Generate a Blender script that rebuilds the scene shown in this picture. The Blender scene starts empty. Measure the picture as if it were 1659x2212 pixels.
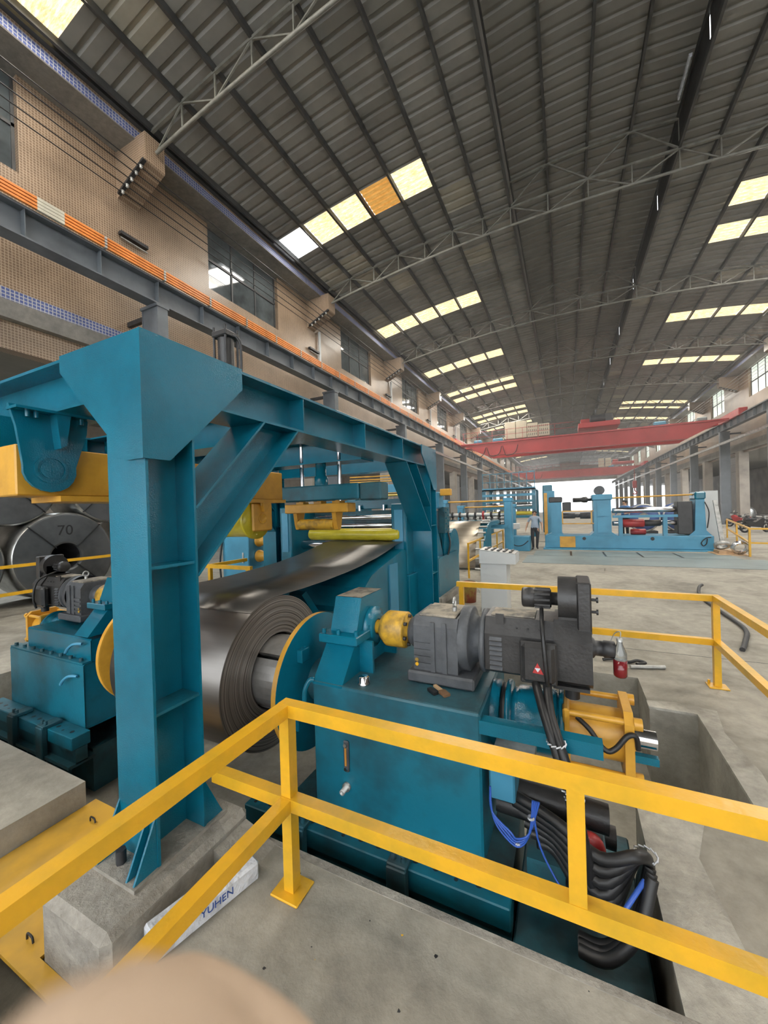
import bpy, bmesh, math, random
from mathutils import Vector, Matrix
random.seed(7)
sc = bpy.context.scene
C = sc.collection
R2 = math.radians

# ------------------------------------------------------------------ camera, world, light, exposure
cam = bpy.data.cameras.new('camera')
cam.sensor_fit = 'HORIZONTAL'
cam.sensor_width = 4.9                      # a phone's small sensor held upright
cam.lens = 4.9 * 832.0 / 1659.0
cam.clip_start = 0.002
cam.clip_end = 600
cam.dof.use_dof = True
cam.dof.focus_distance = 4.0
cam.dof.aperture_fstop = 1.8
co = bpy.data.objects.new('camera', cam)
C.objects.link(co)
co.matrix_world = Matrix(((0.9025, 0.0251, 0.4299, 0.0), (0.4295, 0.0172, -0.9029, 0.0), (-0.0301, 0.9995, 0.0047, 1.95), (0, 0, 0, 1)))
sc.camera = co
sc.view_settings.view_transform = 'Standard'
sc.view_settings.look = 'None'
sc.view_settings.exposure = 0.85
sc.view_settings.gamma = 1.0
sc.view_settings.use_curve_mapping = False
sc.cycles.use_denoising = True
sc.cycles.max_bounces = 4
sc.cycles.diffuse_bounces = 3
sc.cycles.glossy_bounces = 2
sc.cycles.transmission_bounces = 3
sc.cycles.volume_bounces = 0
sc.cycles.use_adaptive_sampling = True
sc.cycles.adaptive_threshold = 0.09
sc.cycles.adaptive_min_samples = 12
sc.cycles.sample_clamp_indirect = 6.0
sc.cycles.caustics_reflective = False
sc.cycles.caustics_refractive = False

w = bpy.data.worlds.new('overcast_sky')
sc.world = w
w.use_nodes = True
bg = w.node_tree.nodes['Background']
bg.inputs[0].default_value = (0.93, 0.97, 1.0, 1)
bg.inputs[1].default_value = 2.6

def area(name, loc, rot, sx, sy, power, col=(1, 1, 1)):
    l = bpy.data.lights.new(name, 'AREA')
    l.shape = 'RECTANGLE'; l.size = sx; l.size_y = sy; l.energy = power; l.color = col
    o = bpy.data.objects.new(name, l); C.objects.link(o)
    o.location = loc; o.rotation_euler = rot
    return o

def roof_z(x):
    return 12.88 - 0.0083 * (x - 0.9) ** 2
def mon_z(x):
    return 13.95 - 0.03 * (x - 0.9) ** 2

SKY_L = [(-4.8, -3.6), (3.4, 4.57), (11.48, 12.65), (19.68, 20.85), (27.6, 28.8), (33.5, 34.7), (35.8, 37.0), (44.0, 45.2), (46.4, 47.6), (52.2, 53.4), (60.4, 61.6), (68.6, 69.8), (76.8, 78.0), (85.0, 86.2), (93.2, 94.4)]
SKY_R = [(0.9, 2.1), (9.1, 10.3), (17.4, 18.6), (19.68, 20.85), (27.5, 28.7), (35.5, 36.7), (48.6, 49.8), (51.0, 52.2), (57.0, 58.2), (65.2, 66.4), (73.4, 74.6), (81.6, 82.8), (89.8, 91.0)]
# daylight falling through the skylight strips
for i, (a, b) in enumerate(SKY_L):
    area('skylight_daylight', (-6.5, (a + b) / 2, roof_z(-6.5) - 0.08), (0, R2(-6), 0), 5.4, 1.1, 260, (1.0, 0.95, 0.86))
for i, (a, b) in enumerate(SKY_R):
    area('skylight_daylight', (8.2, (a + b) / 2, roof_z(8.2) - 0.08), (0, R2(6), 0), 5.4, 1.1, 260, (1.0, 0.95, 0.86))

# unseen fill lamps added to brighten the two side bays
for y in (4.0, 20.0, 40.0):
    area('side_bay_fill', (-14.0, y, 6.2), (0, 0, 0), 3.0, 8.0, 260, (0.85, 0.93, 1.0))
    area('side_bay_fill', (17.0, y + 12, 6.1), (0, 0, 0), 3.0, 8.0, 800, (0.95, 0.97, 1.0))

# ------------------------------------------------------------------ materials
def mat(name, col, rough=0.5, metal=0.0, var=0.12, scale=3.0, col2=None, amt=0.5, bump=0.0, bscale=40.0, spec=0.5, detail=4.0, stretch=None, emit=None, trans=None, coat=0.0):
    m = bpy.data.materials.new(name); m.use_nodes = True
    nt = m.node_tree; N = nt.nodes; L = nt.links
    b = N['Principled BSDF']
    b.inputs['Roughness'].default_value = rough
    b.inputs['Metallic'].default_value = metal
    b.inputs['Specular IOR Level'].default_value = spec
    if coat: b.inputs['Coat Weight'].default_value = coat; b.inputs['Coat Roughness'].default_value = 0.12
    tc = N.new('ShaderNodeTexCoord')
    src = tc.outputs['Object']
    if stretch:
        mp = N.new('ShaderNodeMapping'); mp.inputs['Scale'].default_value = stretch
        L.new(src, mp.inputs['Vector']); src = mp.outputs['Vector']
    n = N.new('ShaderNodeTexNoise'); n.inputs['Scale'].default_value = scale; n.inputs['Detail'].default_value = detail; n.inputs['Roughness'].default_value = 0.62
    L.new(src, n.inputs['Vector'])
    r = N.new('ShaderNodeValToRGB')
    e = r.color_ramp.elements
    d = col2 or tuple(max(0, c * (1 - 2 * var)) for c in col)
    e[0].position = 0.5 - 0.28 * (1 - amt) - 0.02; e[0].color = (*d, 1)
    e[1].position = 0.5 + 0.28 * amt * 0.5 + 0.02; e[1].color = (*col, 1)
    L.new(n.outputs['Fac'], r.inputs['Fac'])
    L.new(r.outputs['Color'], b.inputs['Base Color'])
    if bump:
        n2 = N.new('ShaderNodeTexNoise'); n2.inputs['Scale'].default_value = bscale; n2.inputs['Detail'].default_value = 3
        L.new(src, n2.inputs['Vector'])
        bp = N.new('ShaderNodeBump'); bp.inputs['Strength'].default_value = bump; bp.inputs['Distance'].default_value = 0.02
        L.new(n2.outputs['Fac'], bp.inputs['Height']); L.new(bp.outputs['Normal'], b.inputs['Normal'])
    if emit:
        b.inputs['Emission Color'].default_value = (*emit[0], 1); b.inputs['Emission Strength'].default_value = emit[1]
    if trans is not None:
        b.inputs['Transmission Weight'].default_value = trans
    return m

def tile_mat(name, c1, c2, mortar, size, axis='X'):
    """small square mosaic tiles laid on a wall whose normal is X (or Y)"""
    m = bpy.data.materials.new(name); m.use_nodes = True
    nt = m.node_tree; N = nt.nodes; L = nt.links; b = N['Principled BSDF']
    b.inputs['Roughness'].default_value = 0.35
    tc = N.new('ShaderNodeTexCoord'); sp = N.new('ShaderNodeSeparateXYZ'); cb = N.new('ShaderNodeCombineXYZ')
    L.new(tc.outputs['Object'], sp.inputs[0])
    ad = N.new('ShaderNodeMath'); ad.operation = 'ADD'
    L.new(sp.outputs['X'], ad.inputs[0]); L.new(sp.outputs['Y'], ad.inputs[1])
    L.new(ad.outputs[0], cb.inputs['X']); L.new(sp.outputs['Z'], cb.inputs['Y'])
    br = N.new('ShaderNodeTexBrick'); br.offset = 0.0; br.squash = 1.0
    br.inputs['Color1'].default_value = (*c1, 1); br.inputs['Color2'].default_value = (*c2, 1); br.inputs['Mortar'].default_value = (*mortar, 1)
    br.inputs['Scale'].default_value = 1.0; br.inputs['Mortar Size'].default_value = size * 0.13; br.inputs['Mortar Smooth'].default_value = 0.2
    br.inputs['Brick Width'].default_value = size; br.inputs['Row Height'].default_value = size
    L.new(cb.outputs[0], br.inputs['Vector'])
    n = N.new('ShaderNodeTexNoise'); n.inputs['Scale'].default_value = 0.9; n.inputs['Detail'].default_value = 5
    L.new(tc.outputs['Object'], n.inputs['Vector'])
    mr = N.new('ShaderNodeMapRange'); mr.inputs['From Min'].default_value = 0.3; mr.inputs['From Max'].default_value = 0.7; mr.inputs['To Min'].default_value = 0.72; mr.inputs['To Max'].default_value = 1.08
    L.new(n.outputs['Fac'], mr.inputs['Value'])
    mx = N.new('ShaderNodeMix'); mx.data_type = 'RGBA'; mx.blend_type = 'MULTIPLY'; mx.inputs['Factor'].default_value = 1
    L.new(br.outputs['Color'], mx.inputs[6]); L.new(mr.outputs['Result'], mx.inputs[7])
    L.new(mx.outputs[2], b.inputs['Base Color'])
    bp = N.new('ShaderNodeBump'); bp.inputs['Strength'].default_value = 0.5; bp.inputs['Distance'].default_value = 0.01; bp.invert = True
    L.new(br.outputs['Fac'], bp.inputs['Height']); L.new(bp.outputs['Normal'], b.inputs['Normal'])
    return m

def concrete_mat(name, a, b_, dark, scale=0.7, rough=0.75, bump=0.25):
    m = bpy.data.materials.new(name); m.use_nodes = True
    nt = m.node_tree; N = nt.nodes; L = nt.links; b = N['Principled BSDF']; b.inputs['Roughness'].default_value = rough
    tc = N.new('ShaderNodeTexCoord')
    n1 = N.new('ShaderNodeTexNoise'); n1.inputs['Scale'].default_value = scale; n1.inputs['Detail'].default_value = 8; n1.inputs['Roughness'].default_value = 0.65; n1.inputs['Distortion'].default_value = 0.6
    n2 = N.new('ShaderNodeTexNoise'); n2.inputs['Scale'].default_value = scale * 9; n2.inputs['Detail'].default_value = 6; n2.inputs['Roughness'].default_value = 0.7
    L.new(tc.outputs['Object'], n1.inputs['Vector']); L.new(tc.outputs['Object'], n2.inputs['Vector'])
    r1 = N.new('ShaderNodeValToRGB'); e = r1.color_ramp.elements
    e[0].position = 0.32; e[0].color = (*dark, 1); e[1].position = 0.62; e[1].color = (*a, 1)
    el = r1.color_ramp.elements.new(0.47); el.color = (*b_, 1)
    L.new(n1.outputs['Fac'], r1.inputs['Fac'])
    mr = N.new('ShaderNodeMapRange'); mr.inputs['From Min'].default_value = 0.3; mr.inputs['From Max'].default_value = 0.72; mr.inputs['To Min'].default_value = 0.74; mr.inputs['To Max'].default_value = 1.12
    L.new(n2.outputs['Fac'], mr.inputs['Value'])
    mx = N.new('ShaderNodeMix'); mx.data_type = 'RGBA'; mx.blend_type = 'MULTIPLY'; mx.inputs['Factor'].default_value = 1
    L.new(r1.outputs['Color'], mx.inputs[6]); L.new(mr.outputs['Result'], mx.inputs[7])
    L.new(mx.outputs[2], b.inputs['Base Color'])
    bp = N.new('ShaderNodeBump'); bp.inputs['Strength'].default_value = bump; bp.inputs['Distance'].default_value = 0.03
    L.new(n2.outputs['Fac'], bp.inputs['Height']); L.new(bp.outputs['Normal'], b.inputs['Normal'])
    return m

M = {}
M['floor'] = concrete_mat('floor_concrete', (0.37, 0.345, 0.29), (0.3, 0.278, 0.232), (0.19, 0.175, 0.145))
M['plinth'] = concrete_mat('plinth_concrete', (0.40, 0.37, 0.32), (0.31, 0.285, 0.245), (0.2, 0.18, 0.155), scale=2.2, bump=0.6)
M['ledge'] = concrete_mat('ledge_concrete', (0.24, 0.225, 0.2), (0.2, 0.19, 0.17), (0.15, 0.14, 0.125), scale=0.8, bump=0.1)
M['tile'] = tile_mat('beige_mosaic', (0.225, 0.15, 0.095), (0.19, 0.125, 0.08), (0.41, 0.31, 0.22), 0.06)
M['tile_blue'] = tile_mat('blue_mosaic', (0.06, 0.085, 0.24), (0.08, 0.11, 0.28), (0.4, 0.4, 0.42), 0.075)
M['plaster'] = mat('tan_plaster', (0.46, 0.33, 0.22), 0.6, var=0.12, scale=1.2, bump=0.2, bscale=6)
M['roof'] = mat('roof_sheet', (0.225, 0.215, 0.195), 0.7, var=0.12, scale=0.8)
M['roof_pale'] = mat('roof_sheet_pale', (0.32, 0.295, 0.24), 0.7, var=0.1, scale=0.8)
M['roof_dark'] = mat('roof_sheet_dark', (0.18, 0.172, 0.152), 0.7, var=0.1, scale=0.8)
M['purlin'] = mat('purlin_steel', (0.055, 0.055, 0.053), 0.5, var=0.2, scale=2)
M['truss'] = mat('truss_steel', (0.17, 0.165, 0.14), 0.5, var=0.2, scale=3)
M['grey'] = mat('girder_grey_paint', (0.12, 0.135, 0.15), 0.45, var=0.15, scale=1.5)
M['conductor'] = mat('conductor_orange', (0.72, 0.24, 0.05), 0.4, var=0.15, scale=2)
M['conductor_grey'] = mat('conductor_splice', (0.5, 0.47, 0.38), 0.5)
M['galv'] = mat('galvanised', (0.5, 0.5, 0.48), 0.4, 0.6, var=0.2, scale=6)
M['black'] = mat('black_rubber', (0.015, 0.015, 0.016), 0.45, var=0.2, scale=8)
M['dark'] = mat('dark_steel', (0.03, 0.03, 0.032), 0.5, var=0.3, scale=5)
M['win_frame'] = mat('window_frame', (0.05, 0.05, 0.05), 0.5)
M['glass'] = mat('window_glass', (0.1, 0.115, 0.12), 0.06, var=0.25, scale=0.7, spec=0.8)
M['glass_lit'] = mat('window_daylit', (0.5, 0.55, 0.5), 0.2, var=0.2, scale=0.6, emit=((0.8, 0.9, 0.78), 0.55))
def sky_panel(name, c1, c2, s, sc_=5):
    m = bpy.data.materials.new(name); m.use_nodes = True
    nt = m.node_tree; N = nt.nodes; L = nt.links; b = N['Principled BSDF']; b.inputs['Roughness'].default_value = 0.6
    tc = N.new('ShaderNodeTexCoord'); mp = N.new('ShaderNodeMapping'); mp.inputs['Scale'].default_value = (1, 4, 1)
    n = N.new('ShaderNodeTexNoise'); n.inputs['Scale'].default_value = sc_; n.inputs['Detail'].default_value = 6; n.inputs['Roughness'].default_value = 0.7
    L.new(tc.outputs['Object'], mp.inputs['Vector']); L.new(mp.outputs['Vector'], n.inputs['Vector'])
    r = N.new('ShaderNodeValToRGB'); e = r.color_ramp.elements
    e[0].position = 0.36; e[0].color = (*c1, 1); e[1].position = 0.58; e[1].color = (*c2, 1)
    L.new(n.outputs['Fac'], r.inputs['Fac']); L.new(r.outputs['Color'], b.inputs['Base Color'])
    L.new(r.outputs['Color'], b.inputs['Emission Color']); b.inputs['Emission Strength'].default_value = s
    return m
M['sky'] = sky_panel('fibreglass_skylight', (0.72, 0.5, 0.22), (1.0, 0.9, 0.58), 0.62)
M['sky_orange'] = sky_panel('fibreglass_aged', (0.5, 0.24, 0.05), (0.62, 0.34, 0.09), 0.42)
M['sky_clear'] = sky_panel('fibreglass_new', (0.9, 0.97, 1.0), (1, 1, 1), 0.95)

# ------------------------------------------------------------------ mesh building
class B:
    """collects verts and faces in world coordinates; build() makes ONE mesh object"""
    def __init__(s): s.v = []; s.f = []; s.sm = []; s.mi = []; s.cur = 0
    def add(s, vs, fs, smooth=False):
        o = len(s.v); s.v += [tuple(v) for v in vs]
        for f in fs: s.f.append(tuple(i + o for i in f)); s.sm.append(smooth); s.mi.append(s.cur)
        return s
    def box(s, x0, x1, y0, y1, z0, z1, bev=0.0):
        if bev > 0:
            b = min(bev, abs(x1 - x0) * .45, abs(y1 - y0) * .45, abs(z1 - z0) * .45)
            vs = []; 
            for sx, X in ((1, x0), (-1, x1)):
                for sy, Y in ((1, y0), (-1, y1)):
                    for sz, Z in ((1, z0), (-1, z1)):
                        vs += [(X, Y + sy * b, Z + sz * b), (X + sx * b, Y, Z + sz * b), (X + sx * b, Y + sy * b, Z)]
            I = lambda a, b_, c, k: ((a * 2 + b_) * 2 + c) * 3 + k
            fs = []
            for a in (0, 1): fs.append([I(a, 0, 0, 0), I(a, 0, 1, 0), I(a, 1, 1, 0), I(a, 1, 0, 0)][::1 if a == 0 else -1])
            for a in (0, 1): fs.append([I(0, a, 0, 1), I(1, a, 0, 1), I(1, a, 1, 1), I(0, a, 1, 1)][::1 if a == 0 else -1])
            for a in (0, 1): fs.append([I(0, 0, a, 2), I(0, 1, a, 2), I(1, 1, a, 2), I(1, 0, a, 2)][::1 if a == 0 else -1])
            for p in (0, 1):
                for q in (0, 1):
                    fs.append([I(p, q, 0, 0), I(p, q, 1, 0), I(p, q, 1, 1), I(p, q, 0, 1)])
                    fs.append([I(p, 0, q, 0), I(p, 1, q, 0), I(p, 1, q, 2), I(p, 0, q, 2)])
                    fs.append([I(0, p, q, 1), I(1, p, q, 1), I(1, p, q, 2), I(0, p, q, 2)])
                    for r in (0, 1): fs.append([I(p, q, r, 0), I(p, q, r, 1), I(p, q, r, 2)])
            return s.add(vs, fs)
        vs = [(x, y, z) for x in (x0, x1) for y in (y0, y1) for z in (z0, z1)]
        return s.add(vs, [(0, 1, 3, 2), (4, 6, 7, 5), (0, 4, 5, 1), (2, 3, 7, 6), (0, 2, 6, 4), (1, 5, 7, 3)])
    def bar(s, p, q, w, h, up=(0, 0, 1)):
        p = Vector(p); q = Vector(q); d = (q - p).normalized(); u = Vector(up)
        r = d.cross(u)
        if r.length < 1e-4: r = d.cross(Vector((1, 0, 0)))
        r.normalize(); u = r.cross(d)
        vs = []
        for c in (p, q):
            for a, b_ in ((-1, -1), (1, -1), (1, 1), (-1, 1)): vs.append(c + r * (a * w / 2) + u * (b_ * h / 2))
        return s.add(vs, [(0, 1, 2, 3), (7, 6, 5, 4), (0, 4, 5, 1), (1, 5, 6, 2), (2, 6, 7, 3), (3, 7, 4, 0)])
    def cyl(s, p, q, r, r2=None, n=20, cap=True):
        p = Vector(p); q = Vector(q); d = (q - p).normalized(); r2 = r if r2 is None else r2
        a = d.orthogonal().normalized(); b_ = d.cross(a)
        vs = []
        for c, rr in ((p, r), (q, r2)):
            for i in range(n):
                t = 2 * math.pi * i / n; vs.append(c + (a * math.cos(t) + b_ * math.sin(t)) * rr)
        s.add(vs, [(i, (i + 1) % n, n + (i + 1) % n, n + i) for i in range(n)], True)
        if cap: s.add(vs[:n], [tuple(range(n))[::-1]]); s.add(vs[n:], [tuple(range(n))])
        return s
    def lathe(s, p, axis, prof, n=32, smooth=True):
        """prof: list of (distance along axis, radius)"""
        p = Vector(p); d = Vector(axis).normalized(); a = d.orthogonal().normalized(); b_ = d.cross(a)
        vs = []
        for h, r in prof:
            for i in range(n):
                t = 2 * math.pi * i / n; vs.append(p + d * h + (a * math.cos(t) + b_ * math.sin(t)) * max(r, 1e-5))
        for k in range(len(prof) - 1):
            o = [(k * n + i, k * n + (i + 1) % n, (k + 1) * n + (i + 1) % n, (k + 1) * n + i) for i in range(n)]
            s.add(vs, o, smooth) if k == 0 else None
            if k:
                base = len(s.v) - len(vs)
                for f in o: s.f.append(tuple(i + base for i in f)); s.sm.append(smooth); s.mi.append(s.cur)
        return s
    def tube(s, pts, r, n=8, smooth_path=True):
        P = [Vector(p) for p in pts]
        if smooth_path and len(P) > 2:
            Q = []
            for i in range(len(P) - 1):
                p0 = P[max(0, i - 1)]; p1 = P[i]; p2 = P[i + 1]; p3 = P[min(len(P) - 1, i + 2)]
                for k in range(5):
                    t = k / 5
                    Q.append(0.5 * ((2 * p1) + (p2 - p0) * t + (2 * p0 - 5 * p1 + 4 * p2 - p3) * t * t + (3 * p1 - p0 - 3 * p2 + p3) * t ** 3))
            P = Q + [P[-1]]
        a = None; vs = []
        for i, p in enumerate(P):
            d = (P[min(i + 1, len(P) - 1)] - P[max(i - 1, 0)]).normalized()
            if a is None: a = d.orthogonal().normalized()
            a = (a - d * a.dot(d)).normalized(); b_ = d.cross(a)
            for k in range(n):
                t = 2 * math.pi * k / n; vs.append(p + (a * math.cos(t) + b_ * math.sin(t)) * r)
        fs = [(i * n + k, i * n + (k + 1) % n, (i + 1) * n + (k + 1) % n, (i + 1) * n + k) for i in range(len(P) - 1) for k in range(n)]
        s.add(vs, fs, True)
        s.add(vs[:n], [tuple(range(n))[::-1]]); s.add(vs[-n:], [tuple(range(n))])
        return s
    def prism(s, poly, axis, a0, a1):
        """poly: 2D points in the plane across axis ('x': (y,z), 'y': (x,z), 'z': (x,y)), extruded from a0 to a1"""
        n = len(poly)
        def pt(p, a): return {'x': (a, p[0], p[1]), 'y': (p[0], a, p[1]), 'z': (p[0], p[1], a)}[axis]
        vs = [pt(p, a0) for p in poly] + [pt(p, a1) for p in poly]
        return s.add(vs, [tuple(range(n))[::-1], tuple(range(n, 2 * n))] + [(i, (i + 1) % n, n + (i + 1) % n, n + i) for i in range(n)])
    def quad(s, *p): return s.add(p, [tuple(range(len(p)))])
    def build(s, name, m, parent=None, fix=True):
        me = bpy.data.meshes.new(name)
        off = Vector(parent['_o']) if parent is not None and '_o' in parent else Vector((0, 0, 0))
        me.from_pydata([Vector(v) - off for v in s.v], [], s.f)
        for p, sm, mi in zip(me.polygons, s.sm, s.mi): p.use_smooth = sm; p.material_index = mi
        for mm in (m if isinstance(m, (list, tuple)) else [m]): me.materials.append(mm if not isinstance(mm, str) else M[mm])
        if fix:
            bm = bmesh.new(); bm.from_mesh(me); bmesh.ops.recalc_face_normals(bm, faces=bm.faces[:]); bm.to_mesh(me); bm.free()
        o = bpy.data.objects.new(name, me); C.objects.link(o)
        if parent is not None: o.parent = parent; o['_o'] = tuple(off)
        return o

def tag(o, label=None, cat=None, group=None, kind=None):
    if label: o['label'] = label
    if cat: o['category'] = cat
    if group: o['group'] = group
    if kind: o['kind'] = kind
    return o
def thing(name, loc, label, cat, group=None, kind=None):
    o = bpy.data.objects.new(name, None); C.objects.link(o); o.location = loc; o['_o'] = tuple(loc)
    o.empty_display_size = 0.1
    return tag(o, label, cat, group, kind)
def clone(o, parent=None):
    c = o.copy(); C.objects.link(c)
    if parent is not None: c.parent = parent
    for ch in o.children: clone(ch, c)
    return c
def solo(b, name, m, label, cat, group=None, kind=None):
    """a thing that is one mesh, origin at its lowest centre"""
    xs = [v[0] for v in b.v]; ys = [v[1] for v in b.v]; zs = [v[2] for v in b.v]
    o3 = Vector(((min(xs) + max(xs)) / 2, (min(ys) + max(ys)) / 2, min(zs)))
    b.v = [tuple(Vector(v) - o3) for v in b.v]
    o = b.build(name, m); o.location = o3; o['_o'] = tuple(o3)
    return tag(o, label, cat, group, kind)
# ------------------------------------------------------------------ the setting
XB = [-34, -6.6, -3.29, -2.35, -1.86, 0.36, 0.66, 1.03, 34]
YB = [-14, 0.3, 0.95, 1.6, 1.76, 3.0, 3.2, 4.0, 4.38, 5.05, 122]
PIT = -0.72
def is_pit(x, y):
    if -6.6 < x < -3.29: return 1.6 < y < 3.2
    if -3.29 < x < -2.35: return 0.3 < y < 4.0
    if -2.35 < x < -1.86: return 1.76 < y < 4.0 or 0.3 < y < 0.95
    if -1.86 < x < 0.36: return 1.76 < y < 5.05
    if 0.36 < x < 0.66: return 3.0 < y < 5.05
    if 0.66 < x < 1.03: return 3.0 < y < 4.38
    return False
b = B()
nx, ny = len(XB) - 1, len(YB) - 1
cell = [[is_pit((XB[i] + XB[i + 1]) / 2, (YB[j] + YB[j + 1]) / 2) for j in range(ny)] for i in range(nx)]
for i in range(nx):
    for j in range(ny):
        z = PIT if cell[i][j] else 0.0
        b.quad((XB[i], YB[j], z), (XB[i + 1], YB[j], z), (XB[i + 1], YB[j + 1], z), (XB[i], YB[j + 1], z))
        if i + 1 < nx and cell[i][j] != cell[i + 1][j]:
            b.quad((XB[i + 1], YB[j], PIT), (XB[i + 1], YB[j + 1], PIT), (XB[i + 1], YB[j + 1], 0), (XB[i + 1], YB[j], 0))
        if j + 1 < ny and cell[i][j] != cell[i][j + 1]:
            b.quad((XB[i], YB[j + 1], PIT), (XB[i + 1], YB[j + 1], PIT), (XB[i + 1], YB[j + 1], 0), (XB[i], YB[j + 1], 0))
floor = b.build('floor', 'floor', fix=False)
tag(floor, 'stained grey concrete workshop floor with an open machine pit', kind='structure')

Y0, Y1 = -14.0, 122.0
WIN0 = 9.22; PITCH = 8.35
win_ys = [(WIN0 + PITCH * k, WIN0 + PITCH * k + 3.42) for k in range(-2, 13)]
def side_wall(name, x, sgn, label):
    """sgn +1: hall lies towards +x"""
    b = B(); d = 0.3 * -sgn
    X0, X1 = sorted((x, x + d))
    edges = [Y0]
    for a, c in win_ys: edges += [a, c]
    edges.append(Y1)
    b.box(X0, X1, Y0, Y1, 5.6, 9.53)
    for i in range(0, len(edges), 2):
        b.box(X0, X1, edges[i], edges[i + 1], 9.53, 11.7)
    return tag(b.build(name, 'tile'), label, kind='structure')
wl = side_wall('wall_left', -10.6, 1, 'long beige mosaic tiled upper wall behind the grey crane girder')
wr = side_wall('wall_right', 12.4, -1, 'beige upper wall on the far side of the hall')
for nm, x, s in (('trim_1', -10.6, 1), ('trim_2', 12.4, -1)):
    xf = x + 0.8 * s
    b = B()
    X0, X1 = sorted((x - 0.3 * s, xf))
    b.box(X0, X1, Y0, Y1, 11.68, 12.35)
    for k, (za, zb) in enumerate(((11.7, 11.94), (11.94, 12.2), (12.2, 12.34))):
        b.cur = 1 if k == 1 else 2
        b.quad((xf + 0.012 * s, Y0, za), (xf + 0.012 * s, Y1, za), (xf + 0.012 * s, Y1, zb), (xf + 0.012 * s, Y0, zb))
    tag(b.build(nm, ['ledge', 'tile', 'tile_blue'], fix=False), 'concrete eaves beam with a blue and beige tiled face', kind='structure')
# lower lintel of the left wall
b = B(); b.box(-10.85, -10.42, Y0, Y1, 6.2, 6.58); b.cur = 1
b.quad((-10.588, Y0, 6.58), (-10.588, 6.4, 6.58), (-10.588, 6.4, 6.9), (-10.588, Y0, 6.9))
tag(b.build('trim_3', ['ledge', 'tile_blue'], fix=False), 'grey concrete lintel with a blue mosaic band above it', kind='structure')
b = B(); b.box(12.2, 12.65, Y0, Y1, 5.7, 6.3)
tag(b.build('trim_4', 'ledge'), 'grey concrete lintel over the openings of the far side', kind='structure')
# windows: frame, mullions and panes
n = 0
for side, x, s in (('l', -10.6, 1), ('r', 12.4, -1)):
    for k, (a, c) in enumerate(win_ys):
        if side == 'l' and k < 1: continue
        if side == 'r' and (k < 4): continue
        n += 1
        X0, X1 = sorted((x - 0.22 * s, x - 0.14 * s)); fr = B()
        zt = 11.68; zm = 10.62
        fr.box(X0, X1, a, c, 9.53, 9.6); fr.box(X0, X1, a, c, zm - 0.04, zm + 0.04)
        fr.box(X0, X1, a, a + 0.06, 9.53, zt); fr.box(X0, X1, c - 0.06, c, 9.53, zt)
        w3 = (c - a) / 3
        for q in (1, 2):
            fr.box(X0, X1, a + w3 * q - 0.03, a + w3 * q + 0.03, 9.53, zt)
        wo = fr.build('window_%d' % n, 'win_frame'); tag(wo, 'steel framed six-pane window high in the tiled wall', kind='structure')
        if k < 6:
            for q in range(3):
                for za, zb in ((9.6, zm - 0.04), (zm + 0.04, zt)):
                    p = B(); xm = x - 0.18 * s; p.box(xm - 0.008, xm + 0.008, a + w3 * q + 0.03, a + w3 * (q + 1) - 0.03, za, zb)
                    p.build('pane', 'glass' if side == 'l' else 'glass_lit', wo)
        else:
            p = B(); xm = x - 0.18 * s; p.box(xm - 0.008, xm + 0.008, a, c, 9.53, zt); p.build('pane', 'glass' if side == 'l' else 'glass_lit', wo)

# ------------------------------------------------------------------ roof: purlins, corrugated sheets, skylight panels
PL = [-9.5, -8.35, -7.2, -6.05, -4.9, -3.75, -2.6, -1.6]
PR = [1.8 - x for x in PL][::-1]
PM = [-1.6, -0.35, 0.9, 2.15, 3.4]
SW = 8.2 / 7
roofo = thing('ceiling', (0.9, 50, 12), 'dark corrugated roof with purlins and skylights', None, kind='structure')
for row, fz in ((PL, roof_z), (PR, roof_z), (PM, mon_z)):
    for x in row:
        b = B(); z = fz(x)
        b.box(x - 0.035, x + 0.035, Y0, Y1, z - 0.02, z + 0.15)
        b.build('purlin', 'purlin', roofo)
for x in (-9.72, 11.52):
    b = B(); b.box(x - 0.06, x + 0.06, Y0, Y1, 12.0, 12.2); b.build('eaves_purlin', 'purlin', roofo)
def sheet_geo(b, x0, x1, y0, y1, fz, ribs=3):
    prof = []
    p = (y1 - y0) / ribs
    for r in range(ribs):
        y = y0 + p * r
        prof += [(y, 0), (y + p * 0.62, 0), (y + p * 0.72, 0.05), (y + p * 0.9, 0.05)]
    prof.append((y1, 0))
    vs = []
    for y, dz in prof: vs += [(x0, y, fz(x0) + 0.16 + dz), (x1, y, fz(x1) + 0.16 + dz)]
    b.add(vs, [(2 * i, 2 * i + 1, 2 * i + 3, 2 * i + 2) for i in range(len(prof) - 1)])
rows = [(PL[i] - (0.45 if i == 0 else 0), PL[i + 1], roof_z, 'l') for i in range(7)] + [(PR[i], PR[i + 1] + (0.45 if i == 6 else 0), roof_z, 'r') for i in range(7)] + [(PM[i], PM[i + 1], mon_z, 'm') for i in range(4)]
cnt = 0
rest = {'roof': B(), 'roof_pale': B(), 'roof_dark': B(), 'sky': B()}
def in_sky(side, x0, x1, y):
    S = SKY_L if side == 'l' else SKY_R if side == 'r' else []
    xm = (x0 + x1) / 2
    if side == 'l' and not -9.9 < xm < -3.7: return False
    if side == 'r' and not 5.5 < xm < 11.7: return False
    return any(a - 0.02 < y < b_ + 0.02 for a, b_ in S)
rnd = random.Random(3)
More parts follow.
